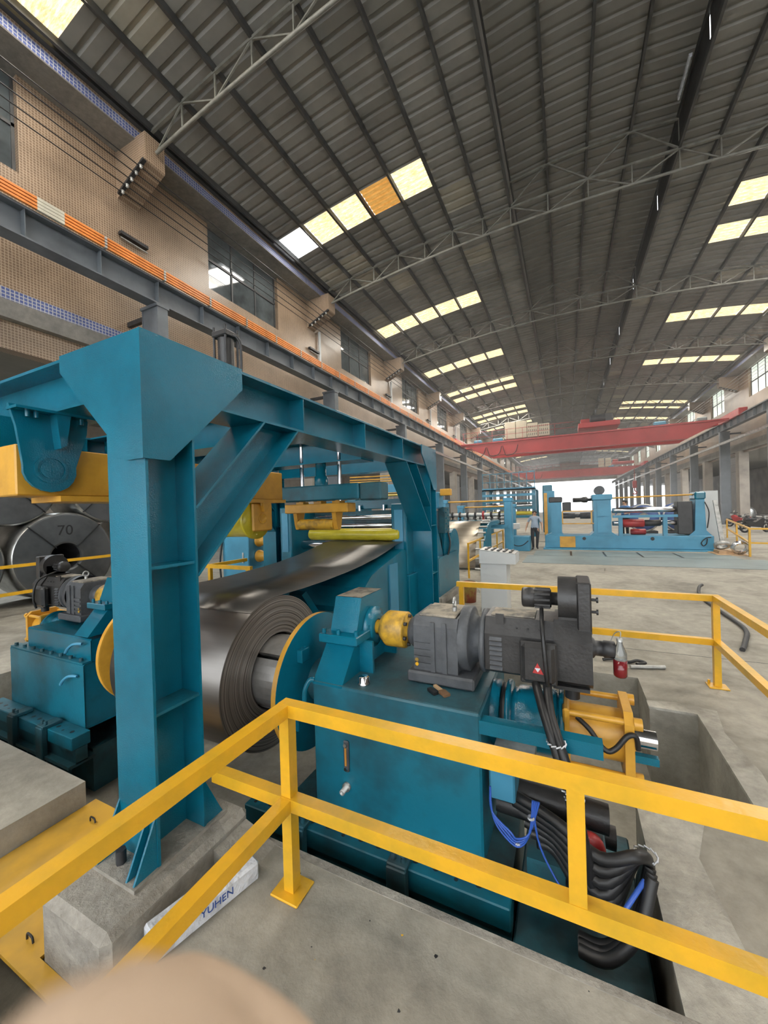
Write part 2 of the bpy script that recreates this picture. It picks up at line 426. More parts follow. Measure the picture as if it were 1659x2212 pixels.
for x0, x1, fz, side in rows:
    S = SKY_L if side == 'l' else SKY_R if side == 'r' else []
    skyrow = (side == 'l' and (x0 + x1) / 2 < -3.7) or (side == 'r' and (x0 + x1) / 2 > 5.5)
    cuts = []
    y = Y0
    seq = []
    holes = sorted(S) if skyrow else []
    while y < Y1 - 0.01:
        nxt = min(y + SW, Y1); kind = 'sheet'
        for a, c in holes:
            if abs(y - a) < 1e-6: nxt = c; kind = 'sky'; break
            if y < a < nxt: nxt = a
        seq.append((y, nxt, kind)); y = nxt
    for (a, c, kind) in seq:
        near = 2.5 < a < 21
        if kind == 'sky':
            m = 'sky'
            if side == 'l' and 11 < a < 12.5:
                xm = (x0 + x1) / 2
                m = 'sky_clear' if xm < -8.8 else 'sky_orange' if -6.1 < xm < -5 else 'sky'
            if a < 40 and a > 2:
                b = B(); sheet_geo(b, x0 + 0.03, x1 - 0.03, a, c, fz, 6); b.build('skylight_panel', m, roofo, fix=False)
            else: sheet_geo(rest['sky'], x0 + 0.03, x1 - 0.03, a, c, fz, 4)
            continue
        t = rnd.random()
        m = 'roof_pale' if t < 0.08 else 'roof_dark' if t > 0.9 else 'roof'
        if side == 'm': m = 'roof_dark'
        rib = max(1, round((c - a) / 0.39))
        if near and cnt < 292:
            b = B(); sheet_geo(b, x0, x1, a, c, fz, rib); b.build('roof_sheet', m, roofo, fix=False); cnt += 1
        else: sheet_geo(rest[m], x0, x1, a, c, fz, rib)
for m, b in rest.items():
    o = b.build('roof_sheet_field' if m != 'sky' else 'skylight_field', m, roofo, fix=False); o['kind'] = 'stuff'
# sides of the raised ridge; right one coloured dark to stand for a shadowed opening
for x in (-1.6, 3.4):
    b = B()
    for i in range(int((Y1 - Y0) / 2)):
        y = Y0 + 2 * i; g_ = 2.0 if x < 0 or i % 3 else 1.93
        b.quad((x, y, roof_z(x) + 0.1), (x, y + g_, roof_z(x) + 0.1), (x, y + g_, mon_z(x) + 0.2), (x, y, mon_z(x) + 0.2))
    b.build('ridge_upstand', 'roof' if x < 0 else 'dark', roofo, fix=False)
# gable over the far gate
b = B(); b.box(-10.6, 12.4, 121.5, 122, 8.6, 14.5)
tag(b.build('wall_far', 'plaster'), 'end wall above the open far gate', kind='structure')

# ------------------------------------------------------------------ roof trusses
TY = [6.62 + 8.2 * k for k in range(0, 13)]
NODES = PL[:-1] + [-1.6, -0.35, 0.9, 2.15, 3.4] + PR[1:]
def low_z(x): return 12.22 - 0.0083 * (x - 0.9) ** 2
def truss_mesh(parts):
    up = [(x, roof_z(x) - 0.02) for x in NODES]
    out = {}
    b = B()
    for (xa, za), (xb, zb) in zip(up, up[1:]): b.bar((xa, 0, za), (xb, 0, zb), 0.07, 0.07)
    out['top_chord'] = b
    b = B()
    lo = [(x, low_z(x)) for x in [-9.35] + NODES[1:-1] + [11.15]]
    b.tube([(x, 0, z) for x, z in lo], 0.045, 8, False)
    out['bottom_chord'] = b
    return out, up, lo
for k, y in enumerate(TY):
    t = thing('roof_truss', (0.9, y, 11.3), 'grey steel roof truss spanning the hall, %s counted from the camera' % ('first second third fourth fifth sixth seventh eighth ninth tenth eleventh twelfth thirteenth'.split()[k]) if k else 'grey tubular roof truss nearest the camera, over the first wall bracket', 'truss', 'roof trusses', kind='structure')
    out, up, lo = truss_mesh(k < 4)
    for nm, b in out.items():
        b.v = [(v[0], v[1] + y, v[2]) for v in b.v]; b.build(nm, 'truss', t)
    rest_b = B()
    for i in range(len(up)):
        segs = []
        if i > 0 and i < len(up) - 1: segs.append((up[i], lo[i]))
        if i + 1 < len(up):
            segs.append((up[i], lo[i + 1]) if i % 2 else (lo[i], up[i + 1]))
        for (xa, za), (xb, zb) in segs:
            if k < 4:
                b = B(); b.bar((xa, y, za), (xb, y, zb), 0.035, 0.035); b.build('web_member', 'truss', t)
            else: rest_b.bar((xa, y, za), (xb, y, zb), 0.035, 0.035)
    # frame carrying the raised ridge
    mm = [(-1.6, -0.35), (-0.35, 0.9), (0.9, 2.15), (2.15, 3.4)]
    for xa, xb in mm:
        za, zb = mon_z(xa) - 0.03, mon_z(xb) - 0.03
        tgt = B() if k < 4 else rest_b
        tgt.bar((xa, y, za), (xb, y, zb), 0.05, 0.06)
        if k < 4: tgt.build('ridge_rafter', 'truss', t)
    for xa, xb in ((-1.6, -1.6), (-1.6, -0.35), (0.9, -0.35), (0.9, 2.15), (3.4, 2.15), (3.4, 3.4)):
        tgt = B() if k < 4 else rest_b
        tgt.bar((xa, y, roof_z(xa)), (xb, y, mon_z(xb)), 0.045, 0.045)
        if k < 4: tgt.build('ridge_strut', 'truss', t)
    if rest_b.v: rest_b.build('web', 'truss', t)

# ------------------------------------------------------------------ crane runway girders and columns
COLY = [6.4 + 8.2 * k for k in range(-2, 14)]
ORD = 'first second third fourth fifth sixth seventh eighth ninth tenth eleventh twelfth thirteenth fourteenth fifteenth sixteenth'.split()
for side, xf, s in (('left', -9.2, 1), ('right', 11.08, -1)):
    g = thing('crane_girder', (xf, 50, 7.35), 'long grey steel crane runway girder along the %s wall' % ('tiled' if s > 0 else 'opposite'), 'girder', kind='structure')
    X0, X1 = sorted((xf, xf - 0.36 * s)); xm = (X0 + X1) / 2
    b = B(); b.box(X0, X1, Y0, Y1, 7.35, 7.38); b.build('bottom_flange', 'grey', g)
    b = B(); b.box(X0, X1, Y0, Y1, 7.92, 7.95); b.build('top_flange', 'grey', g)
    b = B(); b.box(xm - 0.012, xm + 0.012, Y0, Y1, 7.38, 7.92); b.build('web', 'grey', g)
    b = B(); b.box(xm - 0.04, xm + 0.04, Y0, Y1, 7.95, 8.06); b.build('crane_rail', 'dark', g)
    y = -9.56; q = 0
    st = B()
    while y < Y1:
        if -2 < y < 60:
            b = B(); Xa, Xb = sorted((xm + 0.012 * s, xf - 0.02 * s)); b.box(Xa, Xb, y, y + 0.012, 7.38, 7.92); b.build('stiffener', 'grey', g)
        else: st.box(min(xm, xf), max(xm, xf) - 0.02, y, y + 0.012, 7.38, 7.92)
        y += 1.335
    st.build('stiffener_run', 'grey', g)['kind'] = 'stuff'
    lowz = 6.2
    if s < 0:
        g2 = B(); g2.box(11.02, 11.2, Y0, Y1, 6.28, 6.42); g2.box(11.0, 11.22, Y0, Y1, 6.42, 6.45)
        solo(g2, 'tie_beam', 'galv', 'horizontal grey tie beam joining the columns opposite the tiled wall', 'beam', kind='structure')
    else:
        g2 = B(); g2.box(-9.3, -9.12, 14.58, Y1, 6.28, 6.42); g2.box(-9.32, -9.1, 14.58, Y1, 6.42, 6.45)
        solo(g2, 'tie_beam', 'galv', 'horizontal grey tie beam joining the columns below the orange conductors', 'beam', kind='structure')
    for k, y in enumerate(COLY):
        if k < 2 and s > 0: continue
        if s < 0 and y < 14: continue
        c = thing('crane_column', (xf - 0.3 * s, y + 0.14, 0), 'grey steel H column carrying the crane girder, %s along the %s wall' % (ORD[k - 2 if s > 0 else k - 3], 'tiled' if s > 0 else 'opposite'), 'column', 'crane columns', kind='structure')
        Xa, Xb = sorted((xf, xf - 0.62 * s))
        b = B(); b.box(xf - 0.02 if s > 0 else xf, xf if s > 0 else xf + 0.02, y, y + 0.28, 0, 7.35); b.build('flange', 'grey', c)
        xo = xf - 0.62 * s
        b = B(); b.box(min(xo, xo + 0.02 * s), max(xo, xo + 0.02 * s), y, y + 0.28, 0, 7.35); b.build('flange', 'grey', c)
        b = B(); b.box(Xa + 0.02, Xb - 0.02, y + (0.02 if y < 20 else 0.02), y + 0.04, 0, 7.35); b.build('web', 'grey', c)
        b = B(); b.box(Xa - 0.02, Xb + 0.02, y - 0.03, y + 0.31, 7.28, 7.35); b.build('cap_plate', 'grey', c)
        b = B(); Xw = sorted((xo, -10.6 if s > 0 else 12.4)); b.box(Xw[0], Xw[1], y + 0.1, y + 0.2, 7.1, 7.22); b.build('wall_tie', 'dark', c)

# conductor bars on the left girder
for i in range(4):
    z = 7.97 + i * 0.066
    o = thing('conductor_bar', (-9.13, 50, z), 'orange insulated conductor bar, %s of four above the girder' % ('lowest', 'second lowest', 'second highest', 'highest')[i], 'conductor bar', 'orange conductor bars')
    b = B(); b.box(-9.16, -9.11, Y0, 3.95, z, z + 0.045); b.box(-9.16, -9.11, 4.4, Y1, z, z + 0.045); b.build('bar', 'conductor', o)
    b = B(); b.box(-9.165, -9.105, 3.95, 4.4, z - 0.005, z + 0.052); b.build('splice', 'conductor_grey', o)
    b = B()
    for q in range(40):
        y = 5.15 + q * 1.39
        b.box(-9.19, -9.09, y, y + 0.05, z - 0.012, z + 0.035)
    b.build('hanger_clips', 'galv', o)['kind'] = 'stuff'

# wall brackets with insulators, overhead wires
BRK = [6.35 + 8.28 * k for k in range(0, 9)]
for k, y in enumerate(BRK):
    for side, xw, s in (('l', -10.6, 1), ('r', 12.4, -1)):
        if side == 'r' and k < 3: continue
        t = thing('wall_bracket', (xw, y + 0.26, 10.45), '%s tiled concrete bracket holding wires on the %s wall' % (ORD[k if s > 0 else k - 3], 'left' if s > 0 else 'opposite'), 'bracket', 'wall brackets')
        xf = xw + 1.2 * s
        b = B(); b.prism([(xw, 10.45), (xf, 11.0), (xf, 11.72), (xw, 11.72)], 'y', y, y + 0.53); b.build('corbel', 'tile', t)
        b = B(); b.bar((xw + 0.15 * s, y - 0.04, 10.48), (xf + 0.02 * s, y - 0.04, 10.96), 0.09, 0.06); b.build('angle_iron', 'dark', t)
        for q in range(5):
            f = 0.25 + 0.16 * q
            px, pz = xw + 1.2 * s * f, 10.44 + 0.55 * f
            b = B(); b.lathe((px, y - 0.04, pz - 0.04), (0, 0, -1), [(0, 0.02), (0.02, 0.045), (0.05, 0.03), (0.07, 0.045), (0.1, 0.02), (0.11, 0.0)], 8); b.build('insulator', 'galv', t)
for q in range(5):
    f = 0.25 + 0.16 * q
    px, pz = -10.6 + 1.2 * f, 10.33 + 0.55 * f
    b = B(); b.cyl((px, Y0, pz), (px, 75, pz), 0.013, n=6)
    solo(b, 'overhead_wire', 'black', 'black overhead wire beside the tiled wall, %s from the wall' % ('nearest', 'second', 'third', 'fourth', 'farthest')[q], 'wire', 'overhead wires')
for q in range(5):
    f = 0.25 + 0.16 * q
    px, pz = 12.4 - 1.2 * f, 10.33 + 0.55 * f
    b = B(); b.cyl((px, 10, pz), (px, 75, pz), 0.013, n=6)
    solo(b, 'overhead_wire', 'galv', 'overhead wire along the opposite wall, %s from that wall' % ('nearest', 'second', 'third', 'fourth', 'farthest')[q], 'wire', 'overhead wires')
# ------------------------------------------------------------------ paint and metal for the machines
M['blue'] = mat('machine_blue', (0.004, 0.135, 0.21), 0.17, var=0.12, scale=1.6, bump=0.12, bscale=130, spec=0.45)
M['blue_dirty'] = mat('machine_blue_oily', (0.006, 0.135, 0.2), 0.38, var=0.3, scale=1.7, col2=(0.012, 0.05, 0.065), amt=0.35, bump=0.06, bscale=50)
M['blue_dark'] = mat('base_blue_grimy', (0.02, 0.1, 0.13), 0.5, var=0.3, scale=3.0, col2=(0.022, 0.045, 0.052), amt=0.5, bump=0.1, bscale=30)
M['blue_pale'] = mat('machine_blue_pale', (0.06, 0.27, 0.42), 0.4, var=0.12, scale=1.2)
M['yellow'] = mat('safety_yellow', (0.70, 0.37, 0.018), 0.32, var=0.1, scale=3.5, col2=(0.52, 0.31, 0.02), bump=0.12, bscale=22)
M['yellow_m'] = mat('machine_yellow', (0.62, 0.32, 0.035), 0.38, var=0.14, scale=3, bump=0.06, bscale=40)
M['yellow_roll'] = mat('urethane_roll', (0.55, 0.46, 0.03), 0.28, var=0.12, scale=4)
M['yellow_plate'] = mat('scuffed_yellow_plate', (0.62, 0.34, 0.03), 0.5, var=0.2, scale=2.2, col2=(0.42, 0.25, 0.04), amt=0.6)
M['yellow_worn'] = mat('worn_yellow', (0.6, 0.34, 0.03), 0.45, var=0.3, scale=9, col2=(0.2, 0.12, 0.03), amt=0.4)
M['steel'] = mat('rolled_steel', (0.17, 0.16, 0.15), 0.33, 0.9, var=0.1, scale=1.2, stretch=(0.15, 3, 3), bump=0.01, bscale=30)
M['chrome'] = mat('chrome', (0.72, 0.72, 0.74), 0.13, 1.0, var=0.1, scale=4)
M['castgrey'] = mat('gearbox_grey', (0.075, 0.08, 0.088), 0.5, var=0.2, scale=6, bump=0.12, bscale=40)
M['motor'] = mat('motor_charcoal', (0.028, 0.027, 0.027), 0.42, var=0.25, scale=5, bump=0.1, bscale=50)
M['dust'] = mat('dusty_top', (0.3, 0.26, 0.2), 0.7, var=0.3, scale=14, col2=(0.08, 0.075, 0.07), amt=0.4)
M['white'] = mat('white_wrap', (0.62, 0.64, 0.68), 0.35, var=0.2, scale=9, bump=0.9, bscale=18)
M['cabinet'] = mat('grey_cabinet', (0.52, 0.53, 0.52), 0.4, var=0.04, scale=1)
M['red'] = mat('red_paint', (0.42, 0.035, 0.035), 0.4, var=0.15, scale=3)
M['crane_red'] = mat('crane_red', (0.4, 0.035, 0.035), 0.5, var=0.12, scale=0.6)
M['bluecable'] = mat('blue_cable', (0.03, 0.1, 0.45), 0.35)
M['brass'] = mat('brass', (0.6, 0.42, 0.12), 0.3, 0.8)
M['amber'] = mat('oil_amber', (0.55, 0.25, 0.05), 0.2)
M['ink'] = mat('blue_ink', (0.03, 0.08, 0.3), 0.5, var=0.02)
M['wood'] = mat('bare_wood', (0.55, 0.36, 0.2), 0.6)
def ring_mat(name, c1, c2, rough=0.35, metal=0.85, scale=90):
    m = bpy.data.materials.new(name); m.use_nodes = True
    nt = m.node_tree; N = nt.nodes; L = nt.links; b = N['Principled BSDF']
    b.inputs['Roughness'].default_value = rough; b.inputs['Metallic'].default_value = metal
    tc = N.new('ShaderNodeTexCoord'); sp = N.new('ShaderNodeSeparateXYZ'); L.new(tc.outputs['Object'], sp.inputs[0])
    cb = N.new('ShaderNodeCombineXYZ'); L.new(sp.outputs['Y'], cb.inputs['X']); L.new(sp.outputs['Z'], cb.inputs['Y'])
    ln = N.new('ShaderNodeVectorMath'); ln.operation = 'LENGTH'; L.new(cb.outputs[0], ln.inputs[0])
    n = N.new('ShaderNodeTexNoise'); n.noise_dimensions = '1D'; n.inputs['Scale'].default_value = scale; n.inputs['Detail'].default_value = 4
    L.new(ln.outputs['Value'], n.inputs['W'])
    r = N.new('ShaderNodeValToRGB'); e = r.color_ramp.elements; e[0].position = 0.35; e[0].color = (*c1, 1); e[1].position = 0.65; e[1].color = (*c2, 1)
    L.new(n.outputs['Fac'], r.inputs['Fac']); L.new(r.outputs['Color'], b.inputs['Base Color'])
    bp = N.new('ShaderNodeBump'); bp.inputs['Strength'].default_value = 0.35; bp.inputs['Distance'].default_value = 0.004
    L.new(n.outputs['Fac'], bp.inputs['Height']); L.new(bp.outputs['Normal'], b.inputs['Normal'])
    return m
M['coil_face'] = ring_mat('coil_edge_wraps', (0.1, 0.095, 0.09), (0.27, 0.255, 0.24), 0.42, 0.6)

# ------------------------------------------------------------------ gantry frame over the decoiler
GX0, GX1 = -2.25, -1.93           # near-right post, x range (flange width)
GL0, GL1 = -5.37, -5.05           # far side posts
GY = [(1.25, 1.54), (5.76, 6.05)]
gt = thing('gantry_frame', (-3.65, 3.65, 0), 'tall blue welded steel gantry frame standing over the steel coil', 'gantry')
def post(x0, x1, y0, y1, z0, full):
    xm = (x0 + x1) / 2
    p = B(); p.box(xm - 0.008, xm + 0.008, y0 + 0.015, y1 - 0.015, z0, 2.6); po = p.build('post_web', 'blue', gt)
    for a, c in ((y0, y0 + 0.015), (y1 - 0.015, y1)):
        q = B(); q.box(x0, x1, a, c, z0, 2.6); q.build('post_flange', 'blue', gt)
    for z in (1.685, 0.925):
        for a, c in ((xm + 0.008, x1 - 0.008), (x0 + 0.008, xm - 0.008)):
            q = B(); q.box(a, c, y0 + 0.015, y1 - 0.015, z - 0.008, z + 0.008); q.build('stiffener_plate', 'blue_dirty' if z < 1 else 'blue', gt)
    q = B(); q.box(x0 - 0.012, x1 + 0.012, y0 - 0.13, y1 + 0.14, z0 - 0.0, z0 + 0.02); q.build('base_plate', 'plinth', gt)
    if full:
        for x in (x0 + 0.005, (x0 + x1) / 2 + 0.09, x1 - 0.012):
            for s, ye in ((-1, y0), (1, y1)):
                q = B(); q.prism([(ye, z0 + 0.02), (ye + s * 0.12, z0 + 0.02), (ye + s * 0.1, z0 + 0.06), (ye, z0 + 0.28)], 'x', x - 0.006, x + 0.006); q.build('foot_rib', 'blue', gt)
        q = B(); q.cyl(((x0 + x1) / 2 - 0.05, y0 - 0.06, z0 + 0.02), ((x0 + x1) / 2 - 0.05, y0 - 0.06, z0 + 0.09), 0.025, n=6); q.build('anchor_bolt', 'dark', gt)
post(GX0, GX1, *GY[0], 0.14, True)
post(GX0, GX1, *GY[1], 0.0, False)
post(GL0, GL1, *GY[0], 0.0, False)
post(GL0, GL1, *GY[1], 0.0, False)
def beam_y(x0, x1, y0, y1, z0, z1, stiff=()):
    xm = (x0 + x1) / 2
    for a, c in ((z0, z0 + 0.018), (z1 - 0.018, z1)):
        q = B(); q.box(x0, x1, y0, y1, a, c); q.build('beam_flange', 'blue', gt)
    q = B(); q.box(xm - 0.008, xm + 0.008, y0, y1, z0 + 0.018, z1 - 0.018); q.build('beam_web', 'blue', gt)
    for y in stiff:
        q = B(); q.box(xm + 0.008, x1 - 0.006, y - 0.006, y + 0.006, z0 + 0.018, z1 - 0.018); q.build('stiffener_plate', 'blue', gt)
def beam_x(x0, x1, y0, y1, z0, z1, stiff=()):
    ym = (y0 + y1) / 2
    for a, c in ((z0, z0 + 0.018), (z1 - 0.018, z1)):
        q = B(); q.box(x0, x1, y0, y1, a, c); q.build('beam_flange', 'blue', gt)
    q = B(); q.box(x0, x1, ym - 0.008, ym + 0.008, z0 + 0.018, z1 - 0.018); q.build('beam_web', 'blue', gt)
beam_y(GX0, GX1, 1.25, 6.05, 2.6, 2.9, (2.588, 3.657, 4.698))
beam_y(GL0, GL1, 1.25, 6.05, 2.6, 2.9, (2.588, 3.657, 4.698))
beam_x(GL1, GX0, 1.25, 1.54, 2.6, 2.9)
beam_x(GL1, GX0, 5.76, 6.05, 2.6, 2.9)
beam_x(GL1, GX0, 2.62, 2.95, 2.6, 2.9)
beam_x(GL1, GX0, 4.12, 4.45, 2.58, 2.88)
# corner gussets
def gusset_x(x, mirror):
    pl = [(1.232, 2.908), (1.91, 2.908), (1.91, 2.77), (1.38, 2.25), (1.232, 2.25)]
    if mirror: pl = [(7.3 - y, z) for y, z in pl]
    q = B(); q.prism(pl, 'x', x - 0.005, x + 0.007); q.build('gusset_plate', 'blue', gt)
gusset_x(GX1 + 0.005, False); gusset_x(GX1 + 0.005, True)
q = B(); q.prism([(-1.923, 2.908), (-2.665, 2.908), (-2.665, 2.81), (-2.06, 2.25), (-1.923, 2.25)], 'y', 1.235, 1.248); q.build('gusset_plate', 'blue', gt)
# knee braces (H section)
def brace(x0, x1, y_post, z_lo, y_beam, z_hi, depth):
    p = Vector((0, y_post, z_lo)); q = Vector((0, y_beam, z_hi)); d = (q - p).normalized(); n = Vector((0, -d.z, d.y))
    xm = (x0 + x1) / 2
    for s in (-1, 1):
        o = n * (s * depth / 2)
        bb = B(); t = n * 0.007
        e = d * (0.16 * s if d.y > 0 else -0.16 * s)
        a = p + o - d * 0.02; c = q + o + d * 0.02
        # cut the flange ends along the post (constant y) and the beam (constant z)
        a = p + o; a = a + d * ((y_post - a.y) / d.y); c = q + o; c = c + d * ((z_hi - c.z) / d.z)
        vs = []
        for X in (x0, x1):
            for P_ in (a, c):
                vs += [(X, *(P_ - t).yz), (X, *(P_ + t).yz)]
        bb.add(vs, [(0, 1, 3, 2), (4, 6, 7, 5), (0, 4, 5, 1), (2, 3, 7, 6), (0, 2, 6, 4), (1, 5, 7, 3)]); bb.build('brace_flange', 'blue', gt)
    bb = B()
    pts = []
    for s in (-1, 1):
        o = n * (s * (depth / 2 - 0.007))
        a = p + o; a = a + d * ((y_post - a.y) / d.y); c = q + o; c = c + d * ((z_hi - c.z) / d.z)
        pts.append((a.yz, c.yz))
    poly = [pts[0][0], pts[0][1], pts[1][1], pts[1][0]]
    bb.prism([tuple(v) for v in poly], 'x', xm - 0.008, xm + 0.008); bb.build('brace_web', 'blue', gt)
for gx in ((GX0, GX1), (GL0, GL1)):
    if gx[0] > -3: brace(*gx, 1.54, 1.8, 2.31, 2.6, 0.27)
    brace(*gx, 5.76, 1.8, 4.99, 2.6, 0.27)
# pivot lugs under the near cross beam
import itertools
lug = [(1.06, 2.62), (1.46, 2.62), (1.45, 2.5)] + [(1.25 + 0.135 * math.cos(R2(a)), 2.255 + 0.135 * math.sin(R2(a))) for a in range(10, -191, -20)] + [(1.09, 2.5)]
for x in (-2.84, -3.22):
    q = B(); q.prism(lug, 'x', x - 0.012, x + 0.012); lo = q.build('pivot_lug', 'blue', gt)
    if x > -3:
        q = B(); q.lathe((x + 0.012, 1.25, 2.257), (1, 0, 0), [(0, 0.085), (0.008, 0.085), (0.008, 0.068), (0.002, 0.068), (0.002, 0.055), (0.006, 0.055), (0.006, 0.0)], 24, False); q.build('pivot_pin', 'blue', lo)
        q = B(); q.prism([(1.25, 2.6), (1.33, 2.6), (1.3, 2.4), (1.27, 2.38)], 'x', x + 0.012, x + 0.09); q.build('lug_rib', 'blue', lo)
        q = B(); q.box(x - 0.02, x + 0.1, 1.06, 1.46, 2.585, 2.6); q.build('lug_flange', 'blue', lo)
        for yy in (1.13, 1.17, 1.4):
            q = B(); q.cyl((x + 0.05, yy, 2.55), (x + 0.05, yy, 2.585), 0.014, n=6); q.build('bolt', 'blue', lo)

# hold-down arm with press roll
ar = thing('hold_down_arm', (-3.02, 2.2, 1.7), 'yellow pivoting hold-down arm with a press roll under the gantry', 'press arm')
q = B(); q.box(-3.16, -2.88, 1.1, 3.42, 2.1, 2.4, 0.008); q.build('arm_beam', 'yellow_m', ar)
q = B(); q.box(-3.2, -2.84, 1.3, 3.42, 2.065, 2.1); q.build('bottom_plate', 'yellow_m', ar)
for x in (-2.9, -3.5):
    q = B(); q.box(x - 0.015, x + 0.015, 2.96, 3.25, 1.77, 2.065, 0.03); pl = q.build('roll_bracket', 'yellow_m', ar)
    if x > -3:
        q = B(); q.lathe((x + 0.015, 3.1, 1.9), (1, 0, 0), [(0, 0.055), (0.008, 0.055), (0.008, 0.045), (0.003, 0.045), (0.003, 0)], 20); q.build('roll_pin', 'yellow_m', pl)
        q = B(); q.prism([(3.07, 2.065), (3.2, 2.065), (3.115, 1.97), (3.09, 1.97)], 'x', x + 0.015, x + 0.05); q.build('bracket_rib', 'yellow_m', pl)
        for yy in (3.06, 3.1):
            q = B(); q.cyl((x + 0.035, yy, 2.035), (x + 0.035, yy, 2.065), 0.012, n=6); q.build('bolt', 'yellow_m', pl)
q = B(); q.lathe((-3.48, 3.06, 1.89), (1, 0, 0), [(0, 0), (0, 0.2), (0.04, 0.2), (0.05, 0.18), (0.5, 0.18), (0.51, 0.2), (0.55, 0.2), (0.55, 0)], 36); q.build('press_roll', 'yellow_roll', ar)

def tie_rod_cylinder(x, y, z0, z1, r, label, hose):
    t = thing('hydraulic_cylinder', (x, y, z0), label, 'cylinder', 'black hydraulic cylinders on the gantry')
    q = B(); q.cyl((x, y, z0), (x, y, z1), r, n=24); q.build('barrel', 'motor', t)
    for z in (z0, z1):
        q = B(); q.box(x - r * 1.25, x + r * 1.25, y - r * 1.25, y + r * 1.25, z - 0.04, z + 0.02, 0.01); q.build('end_cap', 'motor', t)
    for sx in (-1, 1):
        for sy in (-1, 1):
            q = B(); q.cyl((x + sx * r, y + sy * r, z0), (x + sx * r, y + sy * r, z1 + 0.06), 0.012, n=8); q.build('tie_rod', 'dark', t)
    if hose:
        q = B(); q.tube([(x + r, y, z1 - 0.02), (x + r + 0.06, y + 0.02, z1 - 0.05), (x + r + 0.09, y + 0.03, z1 - 0.2), (x + r + 0.07, y + 0.03, z0 + 0.02)], 0.014); q.build('hose', 'black', t)
tie_rod_cylinder(-3.0, 2.79, 2.9, 3.72, 0.075, 'black hydraulic cylinder standing upright on the near part of the gantry', True)
for x in (-3.28, -2.98):
    pass
t = thing('guide_rod', (-2.95, 4.28, 2.1), 'pair of chrome rods rising above the far part of the gantry', 'guide rod')
for x in (-3.26, -2.66):
    q = B(); q.cyl((x, 4.28, 2.02), (x, 4.28, 3.1), 0.028, n=16); q.build('rod', 'chrome', t)

# cross head under the gantry with the small yellow snubber roll
ch = thing('cross_head', (-2.95, 4.28, 2.1), 'blue cross head slung beneath the gantry beams', 'cross head')
q = B(); q.box(-3.75, -2.32, 4.15, 4.42, 2.1, 2.3, 0.015); q.build('cross_beam', 'blue_dirty', ch)
q = B(); q.box(-2.32, -2.02, 4.17, 4.4, 2.08, 2.3, 0.02); q.build('end_block', 'blue_dark', ch)
q = B(); q.lathe((-2.95, 4.28, 2.3), (0, 0, 1), [(0, 0.09), (0.12, 0.09), (0.12, 0.07), (0.28, 0.07)], 20); q.build('cylinder_nose', 'blue', ch)
sn = thing('snubber_roll', (-2.98, 4.28, 1.72), 'small yellow snubber roll frame hanging over the moving strip', 'roll frame')
q = B(); q.box(-3.5, -2.5, 4.18, 4.4, 1.94, 2.06, 0.01); q.build('frame_beam', 'yellow_m', sn)
for x in (-3.27, -2.98, -2.69):
    q = B(); q.box(x - 0.06, x + 0.06, 4.22, 4.34, 2.06, 2.09); q.build('collar_flange', 'yellow_m', sn)
    q = B(); q.cyl((x, 4.28, 2.09), (x, 4.28, 2.15), 0.045, n=16); q.build('collar', 'yellow_m', sn)
for x in (-3.34, -2.72):
    q = B(); q.prism([(4.2, 1.94), (4.38, 1.94), (4.34, 1.8), (4.33, 1.74), (4.29, 1.71), (4.25, 1.72), (4.23, 1.78)], 'x', x - 0.03, x + 0.03); q.build('roll_arm', 'yellow_m', sn)
q = B(); q.cyl((-3.31, 4.28, 1.785), (-2.75, 4.28, 1.785), 0.075, n=28); q.build('roll', 'yellow_worn', sn)

# ------------------------------------------------------------------ railings
def rail_bar(par, p, q, w=0.064, h=0.064):
    b_ = B(); b_.bar(p, q, w, h); return b_.build('rail', 'yellow', par)
def railing(label, segs, posts, h=0.98, mid=0.5, w=0.064, floating=()):
    x0, y0 = posts[0][:2]
    t = thing('guard_railing', (x0, y0, 0), label, 'railing', 'yellow guard railings')
    for (xa, ya), (xb, yb), zs in segs:
        d = Vector((xb - xa, yb - ya, 0)).normalized() * w / 2
        for z in zs:
            k_ = 0.0011 if abs(xb - xa) < abs(yb - ya) else 0.0
            b_ = B(); b_.bar((xa - d.x * (1 - 40 * k_), ya - d.y * (1 - 40 * k_), z - w / 2 - k_), (xb + d.x * (1 - 40 * k_), yb + d.y * (1 - 40 * k_), z - w / 2 - k_), w - k_, w - k_); b_.build('top_rail' if z > 0.8 else 'mid_rail', 'yellow', t)
    for (x, y, z0, z1, plate) in posts:
        u = w / 2 - 0.0025; b_ = B(); b_.box(x - u, x + u, y - u, y + u, z0, z1 - w); po = b_.build('post', 'yellow', t)
        if plate:
            b_ = B(); b_.box(x - 0.085, x + 0.085, y - 0.075, y + 0.075, 0.0, 0.012, 0.004); b_.build('foot_plate', 'yellow', po)
            b_ = B(); b_.cyl((x - 0.06, y + 0.045, 0.012), (x - 0.06, y + 0.045, 0.05), 0.012, n=6); b_.build('anchor_bolt', 'yellow', po)
    return t
railing('yellow square-tube guard railing across the foreground before the blue decoiler',
        [((-1.33, 1.56), (1.6, 1.56), (0.98,)), ((-1.83, 1.56), (1.6, 1.56), (0.5,)), ((-1.33, 1.56), (-1.33, -1.2), (0.98, 0.5))],
        [(-1.335, 1.565, 0, 0.98, True), (0.0, 1.56, 0.45, 0.98, False), (1.5, 1.56, 0, 0.98, True), (-1.33, -0.9, 0, 0.98, True)])
railing('yellow guard railing behind the motor at the far side of the pit',
        [((-1.34, 5.1), (1.37, 5.1), (0.96, 0.5)), ((1.37, 5.1), (1.37, 1.7), (0.96, 0.5))],
        [(-1.31, 5.1, 0, 0.96, True), (1.37, 5.1, 0, 0.96, True), (1.37, 1.9, 0, 0.96, True)])
